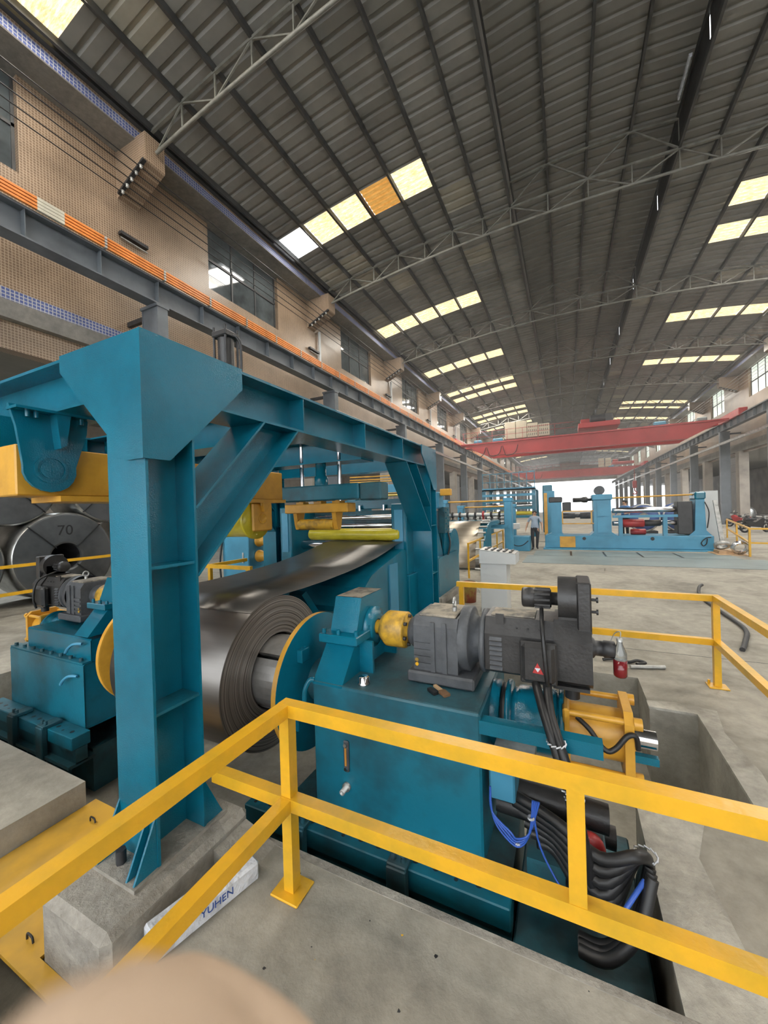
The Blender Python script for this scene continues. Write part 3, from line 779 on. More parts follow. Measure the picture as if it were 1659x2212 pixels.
railing('yellow guard railing in front of the stored coils beside the tiled wall',
        [((-10.3, -2), (-10.3, 8.0), (1.06, 0.5))],
        [(-10.3, y, 0, 1.06, False) for y in (-1.5, 0.95, 3.4, 5.85, 7.95)])
railing('short yellow guard rail beside the blue drive box behind the coil',
        [((-6.0, 5.0), (-4.98, 5.0), (1.05,)), ((-6.0, 5.0), (-6.0, 5.9), (1.05,))],
        [(-5.95, 5.0, 0, 1.05, False), (-5.02, 5.0, 0, 1.05, False)])

# plinth, yellow trench plate, carton
pb = B()
pb.box(-2.36, -1.83, 0.935, 1.775, PIT, 0.14, 0.035)
pl = solo(pb, 'concrete_plinth', 'plinth', 'rough concrete plinth under the foot of the blue gantry post', 'plinth')
pb = B(); pb.prism([(-1.86, 0), (-1.6, 0), (-1.72, 0.05), (-1.86, 0.09)], 'y', 1.5, 1.74); pb.build('mortar_fillet', 'plinth', pl)
pb = B(); pb.prism([(-3.28, 0.86), (-1.88, 0.86), (-1.88, 0.933), (-2.365, 0.933), (-2.365, 1.66), (-3.28, 1.66)], 'z', -0.19, -0.17)
tp = solo(pb, 'trench_cover', 'yellow_plate', 'scuffed yellow steel cover plate over the trench beside the plinth', 'cover plate')
for x, y in ((-3.05, 1.52), (-2.5, 0.95)):
    q = B(); q.tube([(x - 0.03, y, -0.17), (x - 0.025, y, -0.14), (x + 0.02, y, -0.14), (x + 0.03, y, -0.165)], 0.005); q.build('lifting_loop', 'dark', tp)
q = B(); q.box(-0.075, 0.06, -0.262, 0.25, 0, 0.1, 0.012)
for i in range(len(q.v)): pass
cb = q.build('flattened_carton', 'white'); cb.location = (-1.655, 1.315, 0.0); cb.rotation_euler = (0, 0, R2(-15)); cb['_o'] = (0, 0, 0)
tag(cb, 'crumpled white carton with blue print lying against the concrete plinth', 'carton')
q = B(); q.box(-0.06, -0.01, -0.05, 0.2, 0.1, 0.104); q.build('blue_flap', 'ink', cb)
# ------------------------------------------------------------------ steel coil and strip
CX0, CX1, CYc, CZc, CR = -3.62, -2.3, 2.6, 0.596, 0.631
coil = thing('steel_coil', (-2.96, CYc, CZc), 'wide coil of dark cold-rolled steel strip held on the decoiler mandrels', 'steel coil')
b = B(); b.lathe((CX0, CYc, CZc), (1, 0, 0), [(0, 0.31), (0, CR - 0.002), (0.004, CR), (CX1 - CX0 - 0.004, CR), (CX1 - CX0, CR - 0.002)], 96); b.build('outer_wrap', 'steel', coil)
b = B(); prof = []; rr = 0.315; rnd2 = random.Random(5)
while rr < CR - 0.004:
    prof.append((rnd2.uniform(-0.0022, 0.0022), rr)); rr += rnd2.uniform(0.004, 0.009)
prof = [(-0.1, 0.308)] + prof + [(0, CR - 0.001)]
b.lathe((CX1, CYc, CZc), (1, 0, 0), prof, 96); fo = b.build('wound_edge', 'coil_face', coil, fix=False)
for p in fo.data.polygons: p.flip()
b = B(); pts = []
import math as _m
for i in range(9):
    a = R2(118 - i * 3.4); pts.append((CYc + (CR + 0.0015) * _m.cos(a), CZc + (CR + 0.0015) * _m.sin(a)))
pts += [(2.75, CZc + CR + 0.003), (3.0, 1.226), (3.35, 1.232), (3.8, 1.252), (4.15, 1.276), (4.6, 1.325), (4.95, 1.382), (5.25, 1.437), (5.5, 1.458), (6.3, 1.46), (6.65, 1.46)]
vs = []
for y, z in pts: vs += [(CX0, y, z), (CX1, y, z), (CX1, y, z + 0.002), (CX0, y, z + 0.002)]
fs = []
for i in range(len(pts) - 1):
    for k in range(4): fs.append((4 * i + k, 4 * i + (k + 1) % 4, 4 * i + 4 + (k + 1) % 4, 4 * i + 4 + k))
b.add(vs, fs, True); b.build('unwound_strip', 'steel', coil)

M['mandrel'] = mat('mandrel_steel', (0.55, 0.54, 0.52), 0.3, 0.75, var=0.12, scale=5)
# ------------------------------------------------------------------ the two decoilers
MX = -5.906                                     # mirror: x -> MX - x
def decoiler(mirror, label):
    def F(b_):
        if mirror: b_.v = [(MX - v[0], v[1], v[2]) for v in b_.v]
        return b_
    fx = (lambda x: MX - x) if mirror else (lambda x: x)
    t = thing('decoiler', (fx(-1.0), 2.6, -0.08), label, 'decoiler', 'decoilers')
    def part(b_, name, m, par=None): return F(b_).build(name, m, par or t)
    # housing
    if not mirror:
        b = B(); b.box(-1.606, -0.47, 2.15, 3.05, -0.08, 0.79, 0.012); body = part(b, 'housing', 'blue_dirty')
        b = B(); b.box(-1.6, -0.48, 2.16, 3.04, 0.79, 0.797); part(b, 'greasy_deck', 'blue_dark', body)
        b = B(); b.box(-1.366, -1.326, 2.135, 2.15, 0.245, 0.45, 0.012); sg = part(b, 'sight_glass', 'castgrey', body)
        b = B(); b.box(-1.352, -1.34, 2.13, 2.136, 0.29, 0.405); part(b, 'oil_level', 'amber', sg) if False else F(b).build('oil_level', 'amber', body)
        for z in (0.27, 0.425):
            b = B(); b.cyl((-1.346, 2.135, z), (-1.346, 2.124, z), 0.013, n=6); F(b).build('bolt', 'chrome', body)
        b = B(); b.lathe((-1.35, 2.15, 0.146), (0, -1, 0), [(0, 0.028), (0.02, 0.028), (0.02, 0.018), (0.07, 0.018), (0.07, 0.011), (0.05, 0.011), (0.05, 0)], 12); part(b, 'drain_plug', 'galv', body)
        b = B(); b.lathe((-1.252, 2.24, 0.797), (0, 0, 1), [(0, 0.042), (0.015, 0.042), (0.02, 0.036), (0.05, 0.036), (0.055, 0.025), (0.055, 0)], 20); part(b, 'filler_cap', 'chrome', body)
        b = B(); b.tube([(-1.6, 2.165, 0.80), (-1.63, 2.15, 0.795), (-1.655, 2.13, 0.73), (-1.66, 2.13, 0.66)], 0.018, 8); part(b, 'lifting_hook', 'blue', body)
    else:
        b = B(); b.box(MX + 5.74, MX + 4.3, 2.1, 3.05, -0.1, 0.53, 0.012); body = part(b, 'housing', 'blue_dirty')
        b = B(); b.box(MX + 5.5, MX + 4.3, 2.17, 3.03, 0.53, 0.755, 0.012); part(b, 'upper_housing', 'blue', body)
        b = B(); b.box(MX + 5.74, MX + 4.3, 2.1, 2.19, 0.53, 0.545); part(b, 'split_flange', 'blue_dirty', body)
        for i in range(8):
            b = B(); x = MX + 5.68 - i * 0.185; b.cyl((x, 2.13, 0.545), (x, 2.13, 0.575), 0.018, n=6); part(b, 'flange_bolt', 'blue_dark', body)
        for z in (0.72, 0.42):
            b = B(); b.tube([(MX + 4.36, 2.13 if z > .6 else 2.08, z), (MX + 4.45, 2.1 if z > .6 else 2.05, z - 0.005), (MX + 4.55, 2.1 if z > .6 else 2.05, z - 0.06), (MX + 4.6, 2.1 if z > .6 else 2.05, z - 0.11)], 0.014, 8); part(b, 'lifting_hook', 'blue_pale', body)
    # bearing tower with split cap
    b = B(); b.prism([(2.15, 0.78), (2.35, 1.015), (2.87, 1.015), (3.05, 0.78)], 'x', -1.606, -1.374); part(b, 'bearing_pedestal', 'blue')
    b = B(); b.box(-1.645, -1.33, 2.29, 2.94, 1.015, 1.075, 0.006); fl = part(b, 'cap_flange', 'blue')
    b = B(); b.prism([(2.385, 1.075), (2.47, 1.31), (2.815, 1.31), (2.885, 1.075)], 'x', -1.6, -1.38); cap = part(b, 'bearing_cap', 'blue')
    b = B(); b.quad((-1.595, 2.472, 1.3125), (-1.385, 2.472, 1.3125), (-1.385, 2.813, 1.3125), (-1.595, 2.813, 1.3125)); F(b).build('cap_top_dust', 'dust', cap)
    for x, y in ((-1.62, 2.33), (-1.5, 2.33), (-1.36, 2.34), (-1.35, 2.5), (-1.35, 2.75), (-1.62, 2.88)):
        b = B(); b.cyl((x, y, 1.075), (x, y, 1.105), 0.015, n=6); part(b, 'cap_bolt', 'blue', fl)
    b = B(); b.lathe((-1.376, 2.62, 1.065), (1, 0, 0), [(0, 0.15), (0.03, 0.15), (0.03, 0.12), (0.05, 0.12), (0.05, 0.06)], 28); part(b, 'bearing_ring', 'blue')
    for y in (2.42, 2.83):
        b = B(); b.box(-1.374, -1.27, y - 0.012, y + 0.012, 0.79, 1.02); part(b, 'pedestal_rib', 'blue')
    # input coupling
    b = B(); b.lathe((-1.33, 2.62, 1.065), (1, 0, 0), [(0, 0.05), (0.05, 0.05), (0.05, 0.09), (0.09, 0.125), (0.1, 0.13), (0.24, 0.13), (0.25, 0.122), (0.25, 0.07), (0.36, 0.07), (0.36, 0.0)], 32); cp = part(b, 'coupling', 'yellow_worn')
    for i in range(6):
        a = R2(60 * i + 20); b = B(); b.cyl((-1.085, 2.62 + 0.1 * math.cos(a), 1.065 + 0.1 * math.sin(a)), (-1.06, 2.62 + 0.1 * math.cos(a), 1.065 + 0.1 * math.sin(a)), 0.014, n=6); part(b, 'coupling_bolt', 'dark', cp)
    # gearbox
    b = B(); b.prism([(2.42, 0.86), (2.42, 1.17), (2.46, 1.225), (2.8, 1.225), (2.84, 1.17), (2.84, 0.86)], 'x', -0.96, -0.66); gb = part(b, 'gearbox', 'castgrey')
    b = B(); b.box(-1.0, -0.55, 2.38, 2.86, 0.8, 0.875, 0.012); part(b, 'gearbox_foot', 'castgrey', gb)
    b = B(); b.lathe((-1.05, 2.62, 1.065), (1, 0, 0), [(0, 0), (0, 0.09), (0.03, 0.11), (0.1, 0.12)], 28); part(b, 'shaft_boss', 'castgrey', gb)
    b = B(); b.box(-0.93, -0.68, 2.46, 2.79, 1.222, 1.24, 0.006); part(b, 'inspection_cover', 'dust', gb)
    for i in range(4):
        b = B(); b.box(-0.955, -0.84, 2.41, 2.421, 0.9 + 0.045 * i, 0.925 + 0.045 * i); part(b, 'cooling_rib', 'castgrey', gb)
    b = B(); b.box(-0.84, -0.81, 2.408, 2.42, 0.875, 1.2); part(b, 'casting_rib', 'castgrey', gb)
    b = B(); b.box(-0.76, -0.73, 2.408, 2.42, 0.875, 1.2); part(b, 'casting_rib', 'castgrey', gb)
    for dz, mm in ((0.0, 'brass'), (-0.03, 'yellow')):
        b = B(); b.cyl((-0.935, 2.42, 0.945 + dz), (-0.935, 2.405, 0.945 + dz), 0.012, n=12); part(b, 'oil_plug', mm, gb)
    b = B(); b.lathe((-0.66, 2.62, 1.06), (1, 0, 0), [(0, 0.215), (0.06, 0.215), (0.065, 0.2), (0.07, 0.16), (0.12, 0.14), (0.135, 0.14), (0.135, 0.205), (0.165, 0.205), (0.165, 0.1)], 36); part(b, 'adapter_flange', 'castgrey', gb)
    b = B(); b.lathe((-0.72, 2.6, 1.24), (0, 0, 1), [(0, 0.016), (0.03, 0.016)], 10); F(b); 
    for i in range(16):
        a0 = 2 * math.pi * i / 16; a1 = 2 * math.pi * (i + 1) / 16
        b.cyl((fx(-0.72), 2.6 + 0.03 * math.cos(a0), 1.3 + 0.03 * math.sin(a0)), (fx(-0.72), 2.6 + 0.03 * math.cos(a1), 1.3 + 0.03 * math.sin(a1)), 0.008, n=6, cap=False)
    b.build('lifting_eye', 'galv', gb)
    # motor
    b = B(); b.prism([(2.44, 0.935), (2.44, 1.16), (2.5, 1.255), (2.74, 1.255), (2.8, 1.16), (2.8, 0.935), (2.75, 0.905), (2.49, 0.905)], 'x', -0.49, -0.07); mo = part(b, 'motor', 'motor')
    b = B(); b.prism([(2.425, 0.935), (2.425, 1.17), (2.5, 1.27), (2.74, 1.27), (2.815, 1.17), (2.815, 0.935), (2.77, 0.9), (2.47, 0.9)], 'x', -0.09, 0.107); part(b, 'motor_rear_housing', 'motor', mo)
    for i in range(7):
        b = B(); z = 0.945 + i * 0.03; b.prism([(2.424, z), (2.44, z + 0.018), (2.44, z)], 'x', -0.46, -0.385); part(b, 'louver', 'castgrey', mo)
    b = B(); b.box(-0.46, -0.2, 2.53, 2.71, 1.255, 1.262); part(b, 'top_plate', 'dust', mo)
    b = B(); b.bar((-0.4, 2.48, 1.21), (-0.4, 2.48, 1.28), 0.012, 0.05); part(b, 'lifting_lug', 'motor', mo)
    for x in (-0.3, -0.235, -0.17):
        b = B(); b.cyl((x, 2.466, 1.205), (x, 2.462, 1.208), 0.006, n=8); part(b, 'screw', 'black', mo)
    b = B(); b.box(-0.265, -0.085, 2.355, 2.44, 0.925, 1.15, 0.02); tb = part(b, 'terminal_box', 'motor', mo)
    b = B(); b.box(-0.275, -0.075, 2.375, 2.395, 0.915, 1.16, 0.008); F(b).build('box_lid_rim', 'motor', mo)
    if not mirror:
        b = B(); b.prism([(-0.205, 0.99), (-0.145, 0.985), (-0.177, 1.05)], 'y', 2.351, 2.355); F(b).build('red_triangle', 'red', mo)
        b = B(); b.prism([(-0.192, 1.02), (-0.161, 1.02), (-0.176, 0.996)], 'y', 2.3495, 2.351); F(b).build('white_triangle', 'white', mo)
    # forced-cooling blower
    b = B(); b.cyl((-0.065, 2.6, 1.375), (0.035, 2.6, 1.375), 0.135, n=32); b.box(-0.065, 0.035, 2.5, 2.7, 1.25, 1.38); bl = part(b, 'blower_volute', 'motor', mo)
    b = B(); b.box(0.035, 0.11, 2.465, 2.735, 1.2, 1.5, 0.008); F(b).build('blower_filter_box', 'motor', mo)
    for z in (1.4, 1.33):
        b = B(); b.cyl((0.11, 2.5, z), (0.135, 2.5, z), 0.008, n=8); b.cyl((0.135, 2.5, z), (0.145, 2.5, z), 0.016, n=10); F(b).build('knob', 'black', mo)
    b = B(); b.lathe((-0.275, 2.6, 1.37), (1, 0, 0), [(0, 0), (0, 0.055), (0.01, 0.062), (0.07, 0.062), (0.075, 0.055), (0.17, 0.055), (0.17, 0.04), (0.21, 0.04)], 24); F(b).build('fan_motor', 'motor', mo)
    for i in range(10):
        a = R2(36 * i); b = B(); b.bar((-0.2, 2.6 + 0.058 * math.cos(a), 1.37 + 0.058 * math.sin(a)), (-0.11, 2.6 + 0.058 * math.cos(a), 1.37 + 0.058 * math.sin(a)), 0.008, 0.012); F(b).build('cooling_fin', 'motor', mo)
    b = B(); b.tube([(-0.16, 2.56, 1.31), (-0.15, 2.4, 1.25), (-0.14, 2.345, 1.15), (-0.13, 2.335, 1.0), (-0.125, 2.36, 0.9)], 0.012, 8); F(b).build('fan_cable', 'black', mo)
    b = B(); b.lathe((0.1, 2.62, 1.085), (1, 0, 0), [(0, 0.06), (0.02, 0.06), (0.03, 0.045), (0.07, 0.045), (0.075, 0.05), (0.13, 0.05), (0.135, 0.04), (0.135, 0)], 20); F(b).build('encoder', 'dark', mo)
    b = B(); b.cyl((0.0, 2.5, 0.82), (0.0, 2.5, 0.9), 0.04, n=16); F(b).build('support_stub', 'black', mo)
    b = B(); b.box(-0.1, 0.09, 2.44, 2.8, 0.88, 0.9); F(b).build('motor_foot', 'motor', mo)
    # disc, spindle and mandrel
    b = B(); b.lathe((-1.92, 2.6, 0.592), (1, 0, 0), [(0, 0.2), (0, 0.51), (0.006, 0.524)], 64); b.cur = 0
    b.lathe((-1.92, 2.6, 0.592), (1, 0, 0), [(0.006, 0.524), (0.046, 0.524)], 64)
    b.cur = 1; b.lathe((-1.92, 2.6, 0.592), (1, 0, 0), [(0.046, 0.524), (0.05, 0.515), (0.05, 0.16)], 64)
    F(b); o = b.build('side_disc', ['yellow_m', 'blue'], t)
    for a in (50, 130, 215, 310):
        b = B(); y = 2.6 + 0.36 * math.cos(R2(a)); z = 0.592 + 0.36 * math.sin(R2(a)); b.box(-1.87, -1.82, y - 0.05, y + 0.05, z - 0.05, z + 0.05, 0.006); F(b).build('disc_clamp', 'blue', o)
    b = B(); b.cyl((-1.9, 2.6, 0.592), (-1.58, 2.6, 0.592), 0.16, n=28); part(b, 'spindle', 'blue_dark')
    b = B()
    for i in range(4):
        a0 = R2(90 * i + 50); a1 = R2(90 * i + 132); vs = []
        for x in (-2.34, -1.93):
            for k in range(9):
                a = a0 + (a1 - a0) * k / 8
                for r in (0.3, 0.23): vs.append((x, 2.6 + r * math.cos(a), 0.592 + r * math.sin(a)))
        fs = []
        for k in range(8):
            A = 2 * k; Z = 18 + 2 * k
            fs += [(A, A + 2, Z + 2, Z), (A + 1, Z + 1, Z + 3, A + 3), (A, A + 1, A + 3, A + 2), (Z, Z + 2, Z + 3, Z + 1)]
        fs += [(0, 18, 19, 1), (16, 17, 35, 34)]
        s_ = B(); s_.add(vs, fs); part(s_, 'mandrel_segment', 'mandrel')
    b = B(); b.cyl((-2.6, 2.6, 0.592), (-1.93, 2.6, 0.592), 0.22, n=28); part(b, 'mandrel_core', 'dark')
    # rotary expansion cylinder on the spindle's tail
    b = B(); b.lathe((-0.47, 2.6, 0.6), (1, 0, 0), [(0, 0.2), (0.05, 0.2), (0.05, 0.13), (0.09, 0.13), (0.09, 0.21), (0.115, 0.21), (0.115, 0.14), (0.13, 0.17), (0.16, 0.17)], 32); ec = part(b, 'tail_bearing', 'blue')
    b = B(); b.lathe((-0.31, 2.6, 0.6), (1, 0, 0), [(0, 0.185), (0.02, 0.19), (0.22, 0.19), (0.22, 0.17), (0.235, 0.17), (0.235, 0.2), (0.26, 0.2), (0.26, 0)], 32); part(b, 'tail_housing', 'blue', ec)
    b = B(); b.lathe((-0.46, 2.6, 0.6), (1, 0, 0), [(0.045, 0.15), (0.05, 0.185), (0.095, 0.185), (0.1, 0.15)], 32); part(b, 'seal_ring', 'black', ec)
    b = B(); b.box(-0.055, -0.02, 2.42, 2.78, 0.42, 0.78, 0.01); cy = part(b, 'cylinder_head', 'yellow_m')
    b = B(); b.cyl((-0.02, 2.6, 0.6), (0.25, 2.6, 0.6), 0.14, n=32); part(b, 'cylinder_barrel', 'yellow_m', cy)
    b = B(); b.prism([(2.42, 0.45), (2.42, 0.75), (2.47, 0.8), (2.73, 0.8), (2.78, 0.75), (2.78, 0.45), (2.73, 0.4), (2.47, 0.4)], 'x', 0.25, 0.295); part(b, 'cylinder_end_plate', 'yellow_m', cy)
    for sy in (-1, 1):
        for sz in (-1, 1):
            y, z = 2.6 + 0.15 * sy, 0.6 + 0.15 * sz
            b = B(); b.cyl((-0.03, y, z), (0.33, y, z), 0.018, n=12); part(b, 'tie_rod', 'yellow_m', cy)
            b = B(); b.cyl((0.295, y, z), (0.335, y, z), 0.034, n=6); part(b, 'tie_nut', 'yellow_m', cy)
    b = B(); b.cyl((0.295, 2.6, 0.6), (0.42, 2.6, 0.6), 0.05, n=20); part(b, 'piston_tail', 'chrome', cy)
    if not mirror:
        b = B(); b.tube([(0.02, 2.45, 0.73), (0.08, 2.4, 0.7), (0.15, 2.37, 0.62), (0.2, 2.38, 0.63), (0.26, 2.4, 0.7), (0.3, 2.41, 0.7), (0.31, 2.42, 0.63)], 0.014, 8); part(b, 'oil_hose', 'black', cy)
        b = B(); b.bar((-0.52, 2.19, 0.72), (0.13, 2.19, 0.72), 0.07, 0.075); part(b, 'torque_bar', 'blue')
        b = B(); b.box(0.22, 0.42, 2.52, 2.56, 0.5, 0.54); part(b, 'stop_lug', 'blue', cy)
    return t
decoiler(False, 'blue decoiler with charcoal motor and yellow coupling behind the foreground railing')
decoiler(True, 'second blue decoiler facing it from beyond the gantry post')

# slide bases in the pit
def slide_base(x0, x1, y0, label, clamps):
    t = thing('slide_base', ((x0 + x1) / 2, 2.5, PIT), label, 'machine base', 'slide bases in the pit')
    b = B(); b.box(x0, x1, y0, y0 + 0.16, -0.2, -0.08, 0.006); rl = b.build('rail_bar', 'blue_dirty', t)
    b = B(); b.box(x0, x1, y0 + 0.03, y0 + 0.13, -0.34, -0.2); b.build('rail_web', 'blue_dark', t)
    b = B(); b.box(x0, x1, y0 - 0.03, y0 + 0.2, -0.36, -0.33); b.build('rail_foot', 'blue_dark', t)
    b = B(); b.box(x0, x1, 2.95, 3.11, -0.2, -0.08, 0.006); b.build('rail_bar', 'blue_dark', t)
    b = B(); b.box(x0 + 0.05, x1 - 0.05, y0 + 0.2, 3.1, PIT, -0.3); b.build('bed', 'blue_dark', t)
    n_ = int((x1 - x0) / 0.12)
    for i in range(n_):
        x = x0 + 0.06 + 0.12 * i
        b = B(); b.cyl((x, y0 + 0.05 + (0.02 if i % 3 else 0), -0.079), (x, y0 + 0.05 + (0.02 if i % 3 else 0), -0.0785), 0.02 if i % 3 else 0.012, n=12); b.build('bolt_hole', 'black', rl)
    i = 0; x = x0 + 0.2
    while x < x1 - 0.1:
        b = B(); b.box(x, x + 0.02, y0 - 0.02, y0 + 0.18, PIT, -0.34); b.build('leg', 'blue_dark', t); x += 0.38
    for x in clamps:
        b = B(); b.box(x - 0.06, x + 0.06, y0 - 0.05, y0 + 0.0, -0.36, -0.06, 0.006); c_ = b.build('rail_clamp', 'blue_dark', t)
        b = B(); b.box(x - 0.06, x + 0.06, y0 - 0.04, y0 + 0.13, -0.08, -0.045, 0.006); b.build('clamp_top', 'blue_dark', c_)
        for dx in (-0.03, 0.03):
            b = B(); b.cyl((x + dx, y0 + 0.0, -0.045), (x + dx, y0 + 0.0, -0.01), 0.016, n=6); b.build('clamp_bolt', 'blue_dark', c_)
slide_base(-2.1, -0.31, 1.985, 'grimy blue slide base with bolt holes in the pit below the near decoiler', (-1.62, -0.92))
slide_base(-5.95, -4.2, 1.94, 'grimy blue slide base with clamps in the pit below the second decoiler', (-5.25, -4.68))
# ------------------------------------------------------------------ side bays beyond the columns
M['wall_brown'] = mat('side_bay_wall', (0.30, 0.25, 0.2), 0.7, var=0.2, scale=0.5)
M['pillar'] = mat('plaster_pillar', (0.36, 0.32, 0.27), 0.7, var=0.15, scale=1.0)
M['shutter'] = mat('grey_shutter', (0.2, 0.2, 0.195), 0.5, var=0.15, scale=0.7)
M['coil_dark'] = mat('stored_coil_face', (0.115, 0.12, 0.125), 0.3, 0.5, var=0.2, scale=1.2)
M['coil_rim'] = mat('stored_coil_edge', (0.42, 0.42, 0.4), 0.28, 0.8, var=0.2, scale=3)
b = B(); b.box(-20.2, -20, Y0, Y1, 0, 6.4); tag(b.build('wall_left_bay', 'wall_brown'), 'dim brown back wall of the side bay', kind='structure')
b = B(); b.box(24, 24.2, Y0, Y1, 0, 6.4); tag(b.build('wall_right_bay', 'wall_brown'), 'dim back wall of the opposite side bay', kind='structure')
b = B(); b.box(-20.2, -10.7, Y0, Y1, 6.3, 6.5); tag(b.build('ceiling_left_bay', 'roof_dark'), 'low roof of the side bay', kind='structure')
b = B(); b.box(12.6, 24.2, Y0, Y1, 6.2, 6.4); tag(b.build('ceiling_right_bay', 'roof_dark'), 'low roof of the opposite side bay', kind='structure')
for k, y in enumerate(COLY):
    for s, x in ((1, -10.6), (-1, 12.4)):
        if s > 0 and k < 3 or s < 0 and k < 3: continue
        b = B(); b.box(x - 0.3, x + 0.3, y - 0.35, y + 0.35, 0, 5.7)
        tag(b.build('wall_pillar', 'pillar'), 'plastered pillar between the openings of a side wall', kind='structure')
        if k < 12:
            # roller shutter leaf standing half open in the opening
            b = B(); X = x - 0.1 * s; y2 = y + 2.2 + (k * 1.7) % 2.4
            for q in range(9): b.box(X - 0.03, X + 0.03, y + 0.36, y2, 0.02 + q * 0.6, 0.6 + q * 0.6)
            if (k + s) % 2: tag(b.build('door_%d' % (k + (20 if s < 0 else 0)), 'shutter'), 'grey panelled door leaf in a side opening', kind='structure')

def text_mesh(name, body, size, m, parent=None, depth=0.001):
    cu = bpy.data.curves.new(name, 'FONT'); cu.body = body; cu.size = size; cu.extrude = depth; cu.align_x = 'CENTER'; cu.align_y = 'CENTER'
    o = bpy.data.objects.new(name, cu); C.objects.link(o)
    dg = bpy.context.evaluated_depsgraph_get(); me = bpy.data.meshes.new_from_object(o.evaluated_get(dg))
    bpy.data.objects.remove(o); me.materials.clear(); me.materials.append(M[m])
    n = bpy.data.objects.new(name, me); C.objects.link(n)
    if parent is not None: n.parent = parent
    return n

# stored coils
def stored_coil(y, z, r, label, strap=45, mark=None):
    t = thing('stored_coil', (-11.6, y, z - r), label, 'steel coil', 'steel coils stored in the side bay')
    b = B(); b.lathe((-12.3, y, z), (1, 0, 0), [(0, 0.3), (0, r), (1.26, r), (1.3, r - 0.04)], 56); b.build('outer_wrap', 'coil_rim', t)
    b = B(); b.lathe((-11.0, y, z), (1, 0, 0), [(0, r - 0.04), (0.004, r - 0.07), (0.004, 0.36), (-0.01, 0.32), (-0.06, 0.3)], 56, False); b.build('coil_end', 'coil_dark', t, fix=False)
    b = B(); b.lathe((-12.2, y, z), (1, 0, 0), [(0, 0), (0, 0.3), (1.15, 0.3)], 40); b.build('bore', 'black', t)
    for a in (strap, strap + 90, strap + 180, strap + 270):
        d = Vector((0, math.cos(R2(a)), math.sin(R2(a))))
        b = B(); b.bar(Vector((-10.985, y, z)) + d * 0.3, Vector((-10.985, y, z)) + d * (r - 0.01), 0.012, 0.06, up=(1, 0, 0)); b.build('strap', 'black', t)
    if mark:
        o = text_mesh('chalk_mark', mark, 0.34, 'black', t); o.matrix_local = Matrix.Translation(Vector((-10.99, y - 0.02, z + 0.62)) - Vector(t.location)) @ Matrix(((0, 0, 1, 0), (1, 0, 0, 0), (0, 1, 0, 0), (0, 0, 0, 1)))
    return t
stored_coil(5.12, 1.07, 1.06, 'big stored steel coil marked 70 behind the yellow rail', mark='70')
stored_coil(2.95, 1.05, 1.04, 'stored steel coil on the floor at the picture edge beside the coil marked 70')
stored_coil(7.3, 1.05, 1.04, 'stored steel coil on the floor largely hidden by the gantry post')
stored_coil(4.04, 2.82, 0.98, 'upper stored coil resting over the marked coil, toward the picture edge', 45)
stored_coil(6.2, 2.84, 1.0, 'upper stored coil resting over the marked coil, toward the gantry post', 45)

# wall lamps and small fittings on the tiled wall
for k in range(6):
    y = 6.33 + 8.3 * k
    t = thing('wall_lamp', (-10.5, y + 0.3, 9.38), '%s dark linear lamp fixture on the tiled wall above the conductors' % ORD[k], 'lamp', 'wall lamp fixtures')
    b = B(); b.box(-10.58, -10.45, y, y + 0.74, 9.48, 9.56); b.build('housing', 'dark', t)
    b = B(); b.cyl((-10.5, y + 0.02, 9.4), (-10.5, y + 0.73, 9.39), 0.018, n=8); b.build('tube', 'galv', t)

for k in range(4):
    y = 15.45 + 8.3 * k
    b = B(); b.cyl((-10.5, y, 8.2), (-10.5, y, 10.55), 0.06, n=12); b.box(-10.58, -10.42, y - 0.08, y + 0.08, 8.9, 8.98)
    solo(b, 'downpipe', 'cabinet', '%s white downpipe running down the tiled wall below a bracket' % ORD[k], 'pipe', 'white downpipes')
b = B(); b.cyl((3.2, 12.7, 13.55), (3.2, 13.9, 13.55), 0.035, n=10); b.box(3.16, 3.24, 12.7, 13.9, 13.58, 13.62)
solo(b, 'tube_lamp', 'white', 'white tube lamp under the raised ridge of the roof', 'lamp')
# ------------------------------------------------------------------ pinch rolls and leveller
pm = thing('pinch_leveller', (-3.4, 6.0, 0), 'blue pinch-roll leveller with a yellow roll where the strip enters', 'leveller')
for x0, x1 in ((-4.72, -4.47), (-2.5, -2.24)):
    b = B(); b.box(x0, x1, 5.5, 6.6, 0, 2.05, 0.015); st = b.build('side_stand', 'blue', pm)
    b = B(); b.box(x0 - 0.06, x1 + 0.06, 5.4, 6.7, 0, 0.95, 0.01); b.build('stand_base', 'blue', st)
    b = B(); b.box(x0 + 0.06, x1 - 0.06, 5.485, 5.5, 1.25, 1.95); b.build('guide_plate', 'blue_pale', st)
def roll(par, x0, x1, y, z, r, m, n='roll'):
    b = B(); b.lathe((x0, y, z), (1, 0, 0), [(0, 0), (0, r * 0.8), (0.03, r), (x1 - x0 - 0.03, r), (x1 - x0, r * 0.8), (x1 - x0, 0)], 28); return b.build(n, m, par)
roll(pm, -4.08, -2.36, 5.55, 1.565, 0.1, 'yellow_roll', 'yellow_feed_roll')
roll(pm, -4.4, -2.5, 5.75, 1.36, 0.09, 'chrome'); roll(pm, -4.4, -2.5, 6.1, 1.68, 0.05, 'chrome'); roll(pm, -4.4, -2.5, 6.1, 1.83, 0.04, 'chrome')
roll(pm, -4.4, -2.5, 6.3, 1.62, 0.06, 'chrome')
b = B(); b.box(-4.45, -2.5, 6.15, 6.5, 1.72, 1.8); b.box(-4.45, -2.5, 6.2, 6.5, 1.88, 1.95); b.build('roll_frame', 'blue_dark', pm)
b = B(); b.box(-4.5, -2.45, 6.35, 6.65, 1.98, 2.15, 0.01); b.build('top_beam', 'blue', pm)
for x in (-4.0, -3.5, -3.0):
    b = B(); b.cyl((x, 6.3, 1.9), (x, 6.3, 2.05), 0.03, n=10); b.build('screw_jack', 'chrome', pm)
